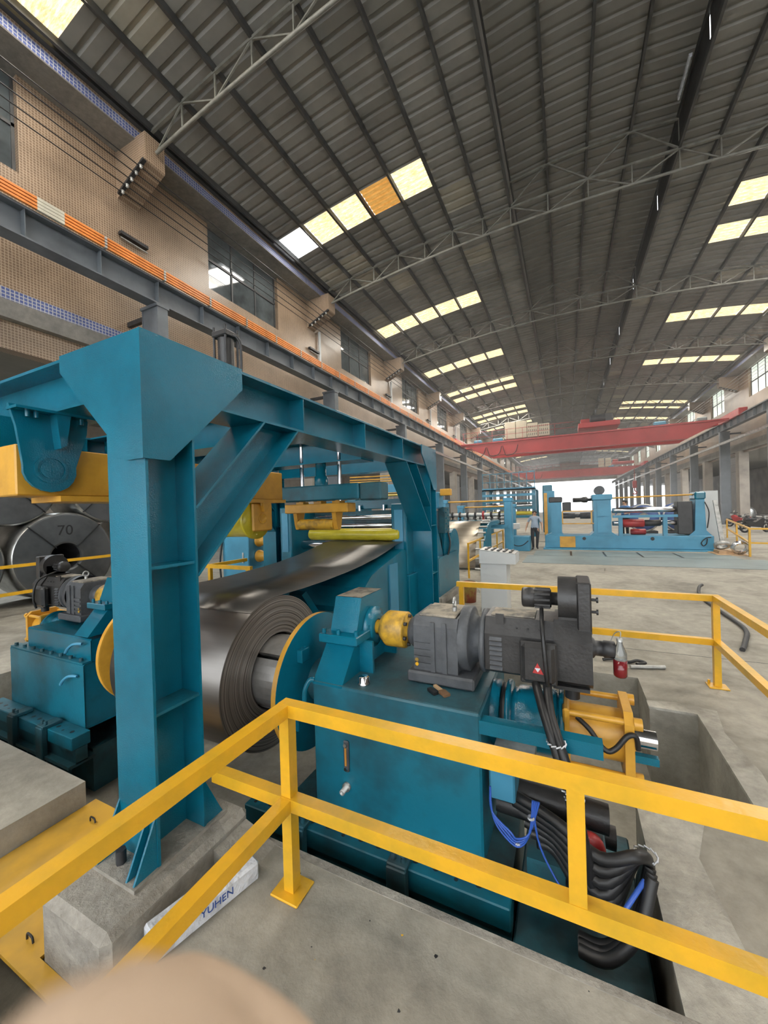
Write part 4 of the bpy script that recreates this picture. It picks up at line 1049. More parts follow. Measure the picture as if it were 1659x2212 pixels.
b = B(); b.tube([(-4.6, 6.5, 2.22), (-2.4, 6.5, 2.22)], 0.018, 8, False); b.build('oil_pipe', 'brass', pm)
b = B(); b.tube([(-4.6, 6.55, 2.27), (-2.4, 6.55, 2.26)], 0.014, 8, False); b.build('oil_pipe', 'yellow_m', pm)
ft = thing('feed_table', (-3.0, 4.6, 0), 'blue sheet-steel feed table under the strip with a curved lip', 'feed table')
b = B(); b.prism([(3.95, 0), (3.95, 0.8), (4.05, 1.02), (4.25, 1.14), (4.6, 1.22), (5.3, 1.36), (5.4, 1.33), (5.4, 0)], 'x', -3.5, -2.22); b.build('table_body', 'blue', ft)
b = B(); b.box(-2.22, -2.2, 4.75, 5.02, 0.1, 1.2); b.build('side_panel', 'blue_pale', ft)
b = B(); b.prism([(3.5, 1.02), (3.58, 1.05), (3.95, 0.6), (3.95, 0.45)], 'x', -2.9, -2.72); b.build('peeler_arm', 'blue', ft)
b = B(); b.box(-3.6, -2.4, 3.35, 3.9, 0.0, 0.75); b.build('coil_peeler_box', 'blue_dark', ft)
# drive box and shafts beyond the coil
db = thing('drive_box', (-6.3, 6.2, 0), 'blue gear drive box with a sight glass behind the short yellow rail', 'drive box')
b = B(); b.box(-6.75, -6.0, 6.0, 6.7, 0, 1.5, 0.015); b.build('case', 'blue_pale', db)
b = B(); b.box(-6.17, -6.13, 5.98, 6.0, 0.93, 1.15, 0.01); b.build('sight_glass', 'galv', db)
for z in (1.05, 1.38):
    b = B(); b.lathe((-6.0, 6.3, z), (1, 0, 0), [(0, 0.13), (0.04, 0.13), (0.04, 0.1), (0.2, 0.1), (0.22, 0.07)], 20); b.build('output_hub', 'yellow_m', db)
    b = B(); b.lathe((-5.78, 6.3, z), (1, 0, 0), [(0, 0.05), (0.2, 0.05), (0.22, 0.1), (0.36, 0.1), (0.38, 0.06), (0.9, 0.055), (0.92, 0.09), (1.06, 0.09)], 20); b.build('universal_shaft', 'motor', db)
b = B(); b.tube([(-6.7, 5.98, 1.5), (-6.72, 5.9, 0.9), (-6.65, 5.9, 0.3), (-6.6, 5.9, 0.0)], 0.02); b.build('cable', 'black', db)
lv = thing('rear_leveller', (-4.2, 9.2, 0), 'teal upper structure with yellow pipes seen beyond the gantry', 'leveller')
b = B(); b.box(-5.2, -3.3, 8.9, 9.3, 2.35, 2.6, 0.01); b.build('top_beam', 'blue_pale', lv)
for x in (-5.2, -3.5):
    b = B(); b.box(x, x + 0.25, 8.7, 9.6, 0, 2.35); b.build('stand', 'blue', lv)
for z in (2.7, 2.76, 2.84):
    b = B(); b.tube([(-5.3, 9.05, z + 0.02), (-4.4, 9.05, z), (-3.4, 9.05, z + 0.01)], 0.015, 8); b.build('oil_pipe', 'yellow_m', lv)
for i in range(5):
    roll(lv, -5.0, -3.5, 8.4 + 0.25 * i, 1.56 if i % 2 else 1.36, 0.07, 'chrome')

# ------------------------------------------------------------------ control desk, bucket and loose things on the floor
cd = thing('control_desk', (-1.25, 7.35, 0), 'light grey steel control desk with sloping top of switches', 'control desk')
b = B(); b.box(-1.46, -1.0, 7.08, 7.55, 0.02, 0.93, 0.006); b.build('pedestal', 'cabinet', cd)
b = B(); b.prism([(-1.47, 0.93), (-1.47, 1.17), (-0.84, 1.1), (-0.84, 0.93)], 'y', 7.05, 7.6); b.build('console_head', 'cabinet', cd)
b = B(); b.bar((-1.46, 7.33, 1.178), (-0.85, 7.33, 1.11), 0.53, 0.012, up=(0, 0, 1)); tp_ = b.build('switch_panel', 'galv', cd)
for i in range(5):
    for j in range(2):
        x = -1.36 + 0.105 * i; z = 1.19 - (x + 1.46) * 0.111
        b = B(); b.box(x - 0.022, x + 0.022, 7.12 + 0.26 * j, 7.3 + 0.26 * j, z - 0.015, z + 0.012, 0.005); b.build('switch', 'black', tp_)
b = B(); b.box(-1.44, -1.05, 7.1, 7.6, 0, 0.02); b.build('kick_plate', 'black', cd)
bk = thing('paint_bucket', (-1.9, 7.95, 0), 'grubby red and yellow paint bucket standing beside the control desk', 'bucket')
b = B(); b.lathe((-1.9, 7.95, 0), (0, 0, 1), [(0, 0), (0, 0.15), (0.38, 0.18), (0.4, 0.19), (0.4, 0.17), (0.02, 0.14), (0.02, 0)], 28); b.build('tub', mat('bucket_wrap', (0.35, 0.08, 0.05), 0.4, var=0.3, scale=5, col2=(0.45, 0.36, 0.08), amt=0.55), bk)
b = B(); b.lathe((-1.9, 7.95, 0.37), (0, 0, 1), [(0, 0.184), (0.03, 0.195), (0.035, 0.17)], 28); b.build('rim', 'galv', bk)
b = B(); b.tube([(-1.74, 7.87, 0.36), (-1.66, 7.8, 0.3), (-1.64, 7.82, 0.22)], 0.006, 6); b.build('bail', 'galv', bk)
# bottle hanging from the encoder
bo = thing('drink_bottle', (0.225, 2.6, 0.95), 'clear plastic bottle with dark red liquid hanging behind the motor', 'bottle')
M['pet'] = mat('clear_plastic', (0.75, 0.78, 0.76), 0.08, trans=0.85, var=0.02)
M['juice'] = mat('red_liquid', (0.16, 0.012, 0.015), 0.15, var=0.1)
b = B(); b.lathe((0.255, 2.6, 0.94), (0, 0, 1), [(0, 0), (0, 0.03), (0.01, 0.036), (0.1, 0.036), (0.1, 0)], 20); b.build('liquid', 'juice', bo)
b = B(); b.lathe((0.255, 2.6, 1.04), (0, 0, 1), [(0, 0.036), (0.04, 0.036), (0.09, 0.016), (0.108, 0.014)], 20); b.build('shell', 'pet', bo)
b = B(); b.lathe((0.255, 2.6, 1.145), (0, 0, 1), [(0, 0.017), (0.018, 0.017), (0.018, 0)], 14); b.build('cap', 'galv', bo)
b = B(); b.tube([(0.255, 2.6, 1.15), (0.26, 2.6, 1.2), (0.23, 2.62, 1.18), (0.2, 2.62, 1.1)], 0.003, 5); b.build('wire', 'galv', bo)
# brush and glove on the greasy deck
br = thing('paint_brush', (-0.72, 2.3, 0.798), 'old paint brush with wooden handle lying on the greasy decoiler deck', 'brush')
b = B(); b.bar((-0.8, 2.36, 0.812), (-0.74, 2.31, 0.812), 0.022, 0.014); b.build('handle', 'wood', br)
b = B(); b.bar((-0.74, 2.31, 0.81), (-0.69, 2.27, 0.806), 0.045, 0.016); b.build('bristles', mat('bristle', (0.16, 0.085, 0.04), 0.8), br)
b = B(); b.bar((-0.82, 2.31, 0.81), (-0.76, 2.265, 0.808), 0.03, 0.018); solo(b, 'rubber_scraper', 'black', 'small black scraper lying beside the paint brush', 'scraper')
# loose things on the floor by the far pit edge
b = B(); b.cyl((0.62, 5.3, 0.025), (0.98, 5.42, 0.025), 0.022, n=14); solo(b, 'pipe_offcut', 'galv', 'short grey pipe lying on the floor past the pit', 'pipe')
b = B(); b.tube([(0.35, 5.45, 0.02), (0.5, 5.5, 0.03), (0.62, 5.46, 0.02), (0.72, 5.52, 0.03), (0.8, 5.5, 0.02), (0.7, 5.42, 0.02)], 0.018, 8); solo(b, 'chain_sling', 'dark', 'dark chain sling heaped on the floor beside the pipe', 'sling')
b = B(); b.tube([(2.6, 10.5, 0.12), (2.5, 10.3, 0.1), (2.4, 9.9, 0.03), (2.35, 9.3, 0.025), (2.35, 8.2, 0.025), (2.33, 7.4, 0.025), (2.1, 6.7, 0.025), (1.98, 6.4, 0.025)], 0.03, 8); solo(b, 'floor_hose', 'dark', 'dark hose lying along the floor behind the far railing corner', 'hose')

# hoses and cables around the near decoiler
def bundle(name, paths, r, m, label, cat, ties=()):
    o3 = paths[0][-1]
    t = thing(name, o3, label, cat)
    for p in paths:
        b_ = B(); b_.tube(p, r, 8); b_.build('strand', m, t)
    for c, rr in ties:
        b_ = B()
        for i in range(12):
            a0 = 2 * math.pi * i / 12; a1 = 2 * math.pi * (i + 1) / 12
            b_.cyl((c[0] + rr * math.cos(a0), c[1] + rr * math.sin(a0), c[2]), (c[0] + rr * math.cos(a1), c[1] + rr * math.sin(a1), c[2] + 0.01), 0.004, n=5, cap=False)
        b_.build('cable_tie', 'white', t)
    return t
bundle('motor_cables', [[(-0.19, 2.38, 0.92), (-0.15, 2.24, 0.85), (-0.1, 2.13, 0.75), (-0.06, 2.1, 0.62), (-0.02, 2.1, 0.45), (0.02, 2.12, 0.2), (0.05, 2.15, -0.1)],
                        [(-0.13, 2.38, 0.92), (-0.11, 2.23, 0.83), (-0.06, 2.11, 0.73), (-0.02, 2.08, 0.6), (0.01, 2.08, 0.43), (0.05, 2.1, 0.2), (0.08, 2.15, -0.1)]], 0.024, 'black',
       'thick black motor cables tied together and dropping past the torque bar', 'cable', [((-0.08, 2.12, 0.74), 0.045), ((-0.02, 2.09, 0.54), 0.045), ((-0.005, 2.09, 0.5), 0.045)])
bundle('pit_hoses', [[(-0.35 + 0.03 * i, 2.3, 0.3 - 0.05 * i), (-0.1, 2.2 + 0.02 * i, 0.28 - 0.05 * i), (0.1, 2.1, 0.24 - 0.06 * i), (0.25, 2.1 + 0.02 * i, 0.3 - 0.02 * i), (0.31, 2.2, 0.2), (0.3, 2.25 + 0.03 * i, -0.1), (0.28, 2.2 + 0.03 * i, -0.5), (0.22, 2.3, -0.66)] for i in range(6)] +
       [[(0.0, 2.0 + 0.03 * i, -0.15), (0.12, 1.98 + 0.03 * i, -0.12), (0.24, 2.02 + 0.03 * i, 0.02), (0.31, 2.1 + 0.03 * i, 0.22)] for i in range(3)], 0.028, 'black',
       'thick bundle of black hydraulic hoses curling down into the pit corner', 'hose bundle', [((0.3, 2.2, 0.24), 0.05)])
bundle('blue_cables', [[(-0.42, 2.13, 0.42), (-0.41, 2.11, 0.3), (-0.37 + 0.02 * i, 2.1 - 0.012 * i, 0.22 + 0.012 * i), (-0.28, 2.1 - 0.01 * i, 0.16 + 0.022 * i), (-0.22, 2.1, 0.25), (-0.2 + 0.01 * i, 2.11, 0.42)] for i in range(4)] + [[(-0.2, 2.11, 0.4), (-0.17, 2.1, 0.2), (-0.06, 2.08, 0.02), (0.02, 2.06, 0.0)]], 0.0055, 'bluecable',
       'loops of thin blue cable hanging below the torque bar', 'cable', [((-0.28, 2.1, 0.18), 0.016), ((-0.21, 2.1, 0.33), 0.014)])
b = B(); b.tube([(0.02, 2.04, -0.05), (0.14, 2.0, 0.02), (0.2, 2.02, 0.12), (0.28, 2.1, 0.2)], 0.011, 8); solo(b, 'blue_pneumatic_hose', 'bluecable', 'single thick blue hose tied along the black hose bundle', 'hose')
vb = thing('valve_block', (0.02, 2.5, -0.3), 'dark hydraulic cylinder and valve block with a red knob in the pit', 'valve block')
b = B(); b.cyl((-0.42, 2.4, 0.25), (0.16, 2.4, 0.22), 0.075, n=20); b.build('hydraulic_ram', 'motor', vb)
b = B(); b.cyl((-0.45, 2.5, 0.08), (0.2, 2.5, 0.05), 0.06, n=20); b.build('hydraulic_ram', 'motor', vb)
b = B(); b.box(0.02, 0.14, 2.3, 2.6, -0.5, 0.12, 0.01); b.build('manifold', 'blue_dark', vb)
b = B(); b.lathe((0.06, 2.3, 0.17), (0, -1, 0), [(0, 0.03), (0.04, 0.03), (0.045, 0.07), (0.07, 0.075), (0.09, 0.06), (0.1, 0)], 20); b.build('red_knob', 'red', vb)
b = B(); b.box(-0.44, -0.3, 2.2, 2.4, 0.3, 0.5, 0.01); b.build('junction_box', 'blue_pale', vb)
b = B(); b.box(-0.42, -0.2, 2.16, 2.5, 0.5, 0.56); b.build('bracket', 'galv', vb)
# lower machine block at the right end of the pit
lb = thing('pit_base_block', (0.0, 2.3, PIT), 'low grimy teal steel block at the end of the pit under the hoses', 'machine base')
b = B(); b.box(-0.3, 0.3, 1.95, 2.9, PIT, -0.22, 0.01); b.build('block', 'blue_dark', lb)
b = B(); b.box(-0.28, 0.0, 1.93, 1.95, PIT, -0.3); b.build('cover_plate', 'blue_dark', lb)
b = B(); b.box(-0.26, -0.06, 2.3, 2.7, -0.22, -0.05); b.build('raised_pad', 'blue_dark', lb)

b = B(); rf = random.Random(11)
for i in range(46):
    x = rf.uniform(-1.5, 0.9); y = rf.uniform(0.35, 1.72); r = rf.uniform(0.002, 0.006)
    if rf.random() < 0.3: r *= 1.8
    n_ = 6; a0 = rf.uniform(0, 6)
    b.cur = 0 if rf.random() < 0.45 else 1
    b.add([(x + r * rf.uniform(0.5, 1.5) * math.cos(a0 + k), y + r * rf.uniform(0.5, 1.3) * math.sin(a0 + k), 0.0012) for k in range(n_)], [tuple(range(n_))])
pf = b.build('floor_grit', ['yellow', 'dark'], fix=False); tag(pf, 'scattered grit and yellow paint flecks on the foreground concrete', 'grit', kind='stuff')
b = B()
b.prism([(-1.55, 1.735), (-1.2, 1.72), (0.3, 1.735), (0.42, 1.75), (0.42, 1.77), (-1.86, 1.765), (-1.86, 1.74)], 'z', -0.03, 0.004)
tag(b.build('trim_5', 'plinth'), 'rough chipped concrete lip along the pit edge', kind='structure')

M['curb'] = concrete_mat('pale_curb', (0.44, 0.42, 0.365), (0.38, 0.36, 0.31), (0.28, 0.26, 0.22), scale=1.6, bump=0.4)
b = B()
b.prism([(0.354, 1.5), (0.62, 1.45), (0.66, 2.0), (0.6, 2.6), (0.7, 2.9), (1.4, 2.85), (1.38, 3.006), (0.354, 3.006)], 'z', -0.02, 0.003)
b.prism([(1.024, 3.006), (1.16, 3.006), (1.2, 3.6), (1.14, 4.1), (1.2, 4.5), (0.9, 4.56), (0.654, 4.5), (0.654, 4.374), (1.024, 4.374)], 'z', -0.02, 0.003)
tag(b.build('trim_6', 'curb'), 'pale cement curb patched around the pit edge', kind='structure')
# ------------------------------------------------------------------ middle distance: looper table, roll stands, cabinets
mm_ = thing('edge_trimmer_stand', (-2.5, 8.4, 0), 'blue machine stand with round guard and switch box beyond the gantry', 'machine')
b = B(); b.prism([(7.5, 0.15), (7.5, 0.92), (7.7, 0.95), (9.0, 0.95), (9.1, 0.8), (9.1, 0.15)], 'x', -2.75, -2.38); b.build('body', 'blue', mm_)
b = B(); b.box(-2.9, -2.3, 7.4, 9.2, 0, 0.15); b.build('concrete_pad', 'plinth', mm_)
for y in (7.75, 8.25):
    b = B(); b.prism([(y, 0.95), (y + 0.4, 0.95), (y + 0.05, 1.55), (y, 1.55)], 'x', -2.52, -2.48); b.build('gusset', 'blue', mm_)
b = B(); b.box(-2.62, -2.58, 7.7, 8.8, 0.95, 1.9); b.build('upright_plate', 'blue', mm_)
b = B(); b.cyl((-2.55, 8.9, 1.05), (-2.42, 8.9, 1.05), 0.42, n=36); b.build('round_guard', 'blue', mm_)
b = B(); b.box(-2.5, -2.36, 7.95, 8.3, 1.42, 1.98, 0.01); bx_ = b.build('switch_box', 'blue_dark', mm_)
for i in range(8):
    b = B(); z = 1.5 + 0.06 * i; b.cyl((-2.36, 8.03 + 0.16 * (i % 2), z), (-2.345, 8.03 + 0.16 * (i % 2), z), 0.014, n=8); b.build('button', 'blue', bx_)
b = B(); b.box(-2.72, -2.42, 7.75, 8.1, 1.95, 2.3, 0.02); b.build('motor_case', 'blue_pale', mm_)
b = B(); b.box(-2.42, -2.2, 7.85, 8.0, 2.22, 2.36, 0.01); b.build('yellow_gear_unit', 'yellow_m', mm_)
b = B(); b.tube([(-2.36, 8.15, 1.45), (-2.3, 8.1, 1.2), (-2.34, 8.05, 0.95)], 0.02); b.build('cable', 'black', mm_)
M['steel_bright'] = mat('bright_strip', (0.4, 0.35, 0.28), 0.35, 0.8, var=0.12, scale=2, stretch=(0.2, 3, 3))
lp = thing('looper_table', (-3.4, 12.6, 0), 'curved bright steel sheet bending down over the looping pit', 'looper')
b = B(); pr = []
for i in range(13):
    a = R2(100 - i * 11); pr.append((13.1 - 1.35 * math.cos(R2(8 + i * 7)), 0.2 + 1.35 * math.sin(R2(8 + i * 7))))
pr = [(13.4 - 1.45 * math.sin(R2(a)), 1.48 - 1.45 + 1.45 * math.cos(R2(a))) for a in range(0, 91, 8)]
vs = []
for y, z in pr: vs += [(-4.6, y, z), (-2.62, y, z), (-2.62, y + 0.01, z - 0.02), (-4.6, y + 0.01, z - 0.02)]
fs = []
for i in range(len(pr) - 1):
    for k in range(4): fs.append((4 * i + k, 4 * i + (k + 1) % 4, 4 * i + 4 + (k + 1) % 4, 4 * i + 4 + k))
b.add(vs, fs, True); b.build('bent_sheet', 'steel_bright', lp)
for i, a in enumerate(range(0, 85, 12)):
    y, z = 13.4 - 1.47 * math.sin(R2(a + 5)), 0.03 + 1.47 * math.cos(R2(a + 5))
    b = B(); b.cyl((-2.62, y, z), (-2.36, y, z), 0.03, n=10); b.build('guide_roller', 'galv', lp)
b = B()
b.prism([(13.4, 1.44)] + [(13.4 - 1.42 * math.sin(R2(a)), 0.03 + 1.42 * math.cos(R2(a))) for a in range(0, 91, 10)] + [(13.4, 0.0)], 'x', -2.4, -2.36); b.build('side_plate', 'blue', lp)
b = B(); b.box(-4.6, -2.4, 13.45, 15.6, 1.3, 1.44); b.build('bed_frame', 'blue', lp)
def roll_stand(name, x0, x1, y, h, label, red=True, pal='blue_pale'):
    t = thing(name, ((x0 + x1) / 2, y, 0), label, 'roll stand', 'roll stands along the line')
    for x in (x0, x1):
        b = B(); b.box(x - 0.14, x + 0.14, y - 0.25, y + 0.25, 0, h, 0.02); s_ = b.build('side_stand', pal, t)
        b = B(); b.box(x - 0.18, x + 0.18, y - 0.2, y + 0.2, h, h + 0.16, 0.02); b.build('gear_case', pal, s_)
        b = B(); b.box(x - 0.25, x + 0.25, y - 0.4, y + 0.4, 0, 0.2); b.build('foot', pal, s_)
    b = B(); b.cyl((x0, y, h + 0.06), (x1, y, h + 0.06), 0.035, n=12); b.build('adjusting_shaft', 'yellow_m', t)
    for k, z in enumerate((h - 0.5, h - 0.78)):
        roll(t, x0 + 0.14, x1 - 0.14, y, z, 0.08, 'galv', 'spindle')
        for i in range(7):
            x = x0 + 0.35 + (x1 - x0 - 0.7) * i / 6
            roll(t, x - 0.04, x + 0.04, y, z, 0.14 if i != 4 else 0.16, 'dark' if i != 4 or not red else 'red', 'cutter_disc')
    b = B(); b.box(x0, x1, y - 0.3, y - 0.15, h - 1.02, h - 0.9); b.build('cross_beam', pal, t)
    return t
roll_stand('roll_stand', -4.75, -2.12, 16.0, 2.14, 'blue roll stand with a yellow shaft behind the looping sheet')
roll_stand('roll_stand', -4.9, -2.4, 19.5, 1.9, 'second blue roll stand farther along the line past the walking man', False)
tw = thing('exit_tower', (-3.4, 27.5, 0), 'tall blue strip tower with railings and ladders far down the line', 'tower')
for x in (-5.0, -1.9):
    for y in (26.2, 28.8):
        b = B(); b.box(x - 0.12, x + 0.12, y - 0.12, y + 0.12, 0, 3.0); b.build('leg', 'blue', tw)
for z in (1.2, 1.75, 2.2, 2.6, 3.0):
    b = B(); b.box(-5.1, -1.8, 26.0, 26.25, z, z + 0.16); b.build('deck_beam', 'blue_pale' if z > 2.5 else 'blue', tw)
for z in (1.5, 2.0):
    roll(tw, -4.9, -2.0, 26.1, z, 0.12, 'yellow_roll' if z < 1.8 else 'chrome', 'roll')
b = B(); b.box(-5.1, -1.8, 26.0, 29.0, 3.0, 3.08); b.build('platform', 'blue', tw)
for z in (3.55, 4.1):
    b = B(); b.bar((-5.1, 26.05, z), (-1.8, 26.05, z), 0.05, 0.05); b.build('handrail', 'blue', tw)
for i in range(8):
    b = B(); x = -5.05 + i * 0.46; b.bar((x, 26.05, 3.08), (x, 26.05, 4.1), 0.045, 0.045); b.build('baluster', 'blue', tw)
b = B(); b.box(-1.6, -0.95, 30, 30.6, 0, 3.4, 0.05); solo(b, 'tall_blue_cabinet', 'blue', 'tall dark blue column cabinet against the bright far gate', 'cabinet')
# railings in the middle distance
railing('yellow guard railing running away beside the looping pit', [((-2.5, 10.6), (-2.5, 17.0), (0.98, 0.5))], [(-2.5, y, 0, 0.98, False) for y in (10.6, 12.2, 13.8, 15.4, 16.95)], w=0.05)
railing('yellow guard railing beside the metal rings and the white panel', [((5.55, 17.1), (7.4, 25.5), (0.98, 0.5)), ((5.55, 17.1), (9.5, 16.0), (0.98, 0.5))], [(5.55, 17.1, 0, 0.98, False), (6.5, 21.3, 0, 0.98, False), (7.4, 25.5, 0, 0.98, False)], w=0.06)
b = B(); b.box(-2.45, -1.5, 17.6, 18.5, 0, 0.62, 0.02); dk = solo(b, 'hydraulic_tank', 'blue_pale', 'low blue oil tank on the floor beside the walking man', 'tank')
b = B(); b.box(-2.35, -1.9, 17.5, 17.9, 0.95, 1.2, 0.02); b.bar((-2.2, 17.7, 0.62), (-2.2, 17.7, 1.0), 0.08, 0.08); b.build('lever_console', 'cabinet', dk)
b = B(); b.tube([(-2.4, 17.58, 0.5), (-2.1, 17.55, 0.25), (-1.8, 17.55, 0.25), (-1.55, 17.58, 0.45)], 0.02); b.build('hose', 'black', dk)

# ------------------------------------------------------------------ slitting machine across the floor
sl = thing('slitting_machine', (2.0, 18.9, 0), 'long pale blue slitting machine on a heavy bed across the hall', 'slitter')
b = B(); b.box(-0.93, 5.0, 18.55, 19.9, 0.06, 0.6, 0.02); bed = b.build('bed', 'blue_pale', sl)
b = B(); b.box(-1.0, 5.2, 18.4, 20.0, 0.0, 0.06); b.build('bed_foot', 'blue_pale', bed)
b = B(); b.box(-0.33, 0.28, 18.53, 18.55, 0.1, 0.57); b.build('yellow_plate', 'yellow_m', bed)
for x in (0.62, 3.05):
    b = B(); b.cyl((x, 18.55, 0.48), (x, 18.53, 0.48), 0.07, n=16); b.build('bolt_cap', 'dark', bed)
b = B(); b.prism([(-0.85, 0.6), (-0.65, 0.72), (-0.65, 2.06), (-0.24, 2.06), (-0.24, 0.72), (-0.15, 0.6)], 'y', 18.6, 19.4); p1_ = b.build('entry_stand', 'blue_pale', sl)
b = B(); b.box(-0.58, -0.3, 18.58, 18.6, 0.75, 1.9); b.build('door_panel', 'blue_pale', p1_)
b = B(); b.box(-0.74, -0.2, 18.6, 19.4, 2.06, 2.3, 0.03); b.build('gear_case', 'motor', p1_)
b = B(); b.box(-0.2, 0.15, 18.8, 19.3, 1.65, 2.06, 0.02); b.build('motor', 'motor', p1_)
b = B(); b.prism([(0.85, 0.6), (1.0, 0.75), (1.0, 2.1), (1.65, 2.1), (1.65, 0.75), (1.85, 0.6)], 'y', 18.6, 19.6); p2_ = b.build('main_stand', 'blue_pale', sl)
b = B(); b.box(1.13, 1.55, 18.57, 18.6, 1.42, 1.98); b.build('door_panel', 'blue_pale', p2_)
b = B(); b.box(1.13, 1.55, 18.57, 18.6, 0.72, 1.38); b.build('door_panel', 'blue_pale', p2_)
b = B(); b.box(0.95, 1.7, 18.55, 19.7, 2.1, 2.34, 0.03); b.build('gear_case', 'blue_pale', p2_)
b = B(); b.cyl((1.26, 18.9, 2.52), (1.26, 19.4, 2.52), 0.2, n=28); b.build('drive_pulley', 'castgrey', p2_)
b = B(); b.lathe((0.22, 18.9, 2.14), (1, 0, 0), [(0, 0), (0, 0.1), (0.35, 0.1), (0.4, 0.13), (0.55, 0.13), (0.6, 0.06), (0.8, 0.06)], 20); b.build('adjusting_motor', 'motor', p2_)
for z in (1.66, 1.12):
    b = B(); b.bar((-0.22, 18.62, z), (1.0, 18.62, z), 0.045, 0.045); b.build('guard_bar', 'yellow_m', sl)
for x in (-0.2, 0.92):
    b = B(); b.bar((x, 18.62, 1.1), (x, 18.62, 1.68), 0.045, 0.045); b.build('guard_bar', 'yellow_m', sl)
b = B(); b.lathe((-0.2, 19.0, 1.45), (1, 0, 0), [(0, 0.12), (0.5, 0.12), (0.5, 0.08), (0.7, 0.08), (0.7, 0.14), (1.1, 0.14)], 20); b.build('drive_shaft', 'castgrey', sl)
b = B(); b.prism([(4.25, 0.6), (4.45, 0.8), (4.49, 2.0), (4.76, 2.0), (4.8, 0.8), (4.98, 0.6)], 'y', 18.65, 19.4); p3_ = b.build('outboard_stand', 'blue_pale', sl)
b = B(); b.box(4.45, 4.8, 18.6, 19.4, 2.0, 2.3, 0.05); b.build('gear_case', 'blue', p3_)
b = B(); b.cyl((1.7, 18.9, 2.17), (4.45, 18.9, 2.2), 0.035, n=12); b.build('adjusting_shaft', 'yellow_m', sl)
roll(sl, 1.7, 3.98, 18.9, 1.64, 0.11, 'chrome', 'upper_arbor'); roll(sl, 1.7, 4.1, 18.9, 1.1, 0.1, 'chrome', 'lower_arbor')
roll(sl, 2.06, 2.83, 18.85, 1.1, 0.17, 'red', 'red_sleeve'); roll(sl, 2.83, 3.4, 18.88, 1.1, 0.13, 'motor', 'black_sleeve')
b = B(); b.box(1.7, 3.9, 18.55, 18.7, 1.34, 1.44); b.build('guide_table', 'blue_pale', sl)
for x in (1.98, 3.5):
    b = B(); b.box(x - 0.07, x + 0.07, 18.6, 18.8, 0.6, 1.35); b.build('table_leg', 'blue_pale', sl)
b = B(); b.box(3.92, 4.4, 18.7, 19.3, 0.65, 1.95, 0.02); b.build('bearing_block', 'motor', sl)
roll(sl, 2.4, 2.95, 19.3, 0.72, 0.12, 'red', 'spare_sleeve')
b = B(); b.tube([(4.75, 18.6, 1.9), (4.85, 18.5, 1.5), (4.8, 18.55, 0.9)], 0.02); b.build('cable', 'black', sl)
b = B(); b.tube([(4.9, 18.53, 0.55), (4.75, 18.5, 0.52), (4.6, 18.5, 0.35), (4.65, 18.5, 0.22), (4.75, 18.5, 0.3), (4.78, 18.5, 0.5)], 0.018); b.build('looped_cable', 'black', sl)
b = B(); b.box(4.95, 5.6, 20.2, 20.25, 0.0, 2.35); b.box(4.95, 5.0, 20.2, 20.6, 0, 2.35)
solo(b, 'white_panel', 'cabinet', 'white sheet-metal cabinet standing at the end of the slitting machine', 'cabinet')
b = B(); b.bar((5.32, 18.7, 0.02), (5.25, 19.3, 1.95), 0.14, 0.05); solo(b, 'leaning_plank', 'galv', 'long grey plank leaning beside the outboard stand of the slitter', 'plank')
b = B(); b.box(-1.1, -0.6, 22.0, 22.6, 0, 2.7); wb = solo(b, 'yellow_edged_cabinet', 'blue_pale', 'pale blue cabinet with yellow edge behind the entry stand', 'cabinet')
b = B(); b.box(-1.11, -0.95, 21.98, 22.0, 0.4, 2.6); b.build('yellow_edge', 'yellow_m', wb)
# floor plates
for i, (xa, xb, ya, yb) in enumerate(((-1.25, 0.05, 16.2, 17.85), (0.12, 1.2, 16.2, 17.85), (1.27, 2.35, 16.2, 17.85), (2.42, 3.5, 16.2, 17.85), (3.57, 5.1, 16.2, 17.85), (-1.45, 5.6, 14.0, 16.15))):
    b = B(); b.box(xa, xb, ya, yb, 0, 0.012)
    if i == 0: M['plate'] = mat('teal_floor_plate', (0.19, 0.235, 0.235), 0.5, var=0.12, scale=0.8)
    solo(b, 'floor_plate', 'plate', ('teal floor plate before the slitter, %s of five in the row' % ('leftmost', 'second from left', 'middle', 'second from right', 'rightmost')[i]) if i < 5 else 'long teal floor plate in front of the row of five', 'floor plate', 'teal floor plates')
b = B(); b.box(-1.25, 5.1, 16.15, 17.85, 0.0, 0.006); solo(b, 'slot_shade_sheet', 'black', 'dark sheet added to blacken the slots between the teal floor plates', 'dark sheet')  # dark colour laid under the plates so the slots read as shaded gaps
b = B(); b.prism([(0.35, 6.02), (2.05, 6.02), (9.0, 6.02), (9.0, 6.032), (0.35, 6.032)], 'z', -0.01, 0.0012)
tag(b.build('trim_7', 'dark'), 'thin dark joint line across the concrete floor', kind='structure')
# rings of slit strip beside the railing
for i, (x, y, rz, lab) in enumerate(((5.4, 17.45, 0, 'bright ring of slit steel strip leaning by the yellow railing'), (5.05, 17.95, 0.4, 'ring of slit steel strip lying behind the bright ring'))):
    t = thing('strip_ring', (x, y, 0), lab, 'steel ring', 'rings of slit strip')
    b = B(); b.lathe((x, y - 0.05, 0.26), (0, 1, 0.25 if i == 0 else 1.5), [(0, 0.15), (0, 0.24), (0.11, 0.24), (0.11, 0.15), (0, 0.15)], 36); b.build('ring', 'chrome' if i == 0 else 'galv', t)
b = B(); b.box(4.75, 5.65, 17.3, 18.4, 0.0, 0.02); b.box(4.9, 5.5, 17.7, 18.3, 0.02, 0.12); solo(b, 'wood_dunnage', 'wood', 'rough wooden dunnage under the steel rings', 'dunnage')
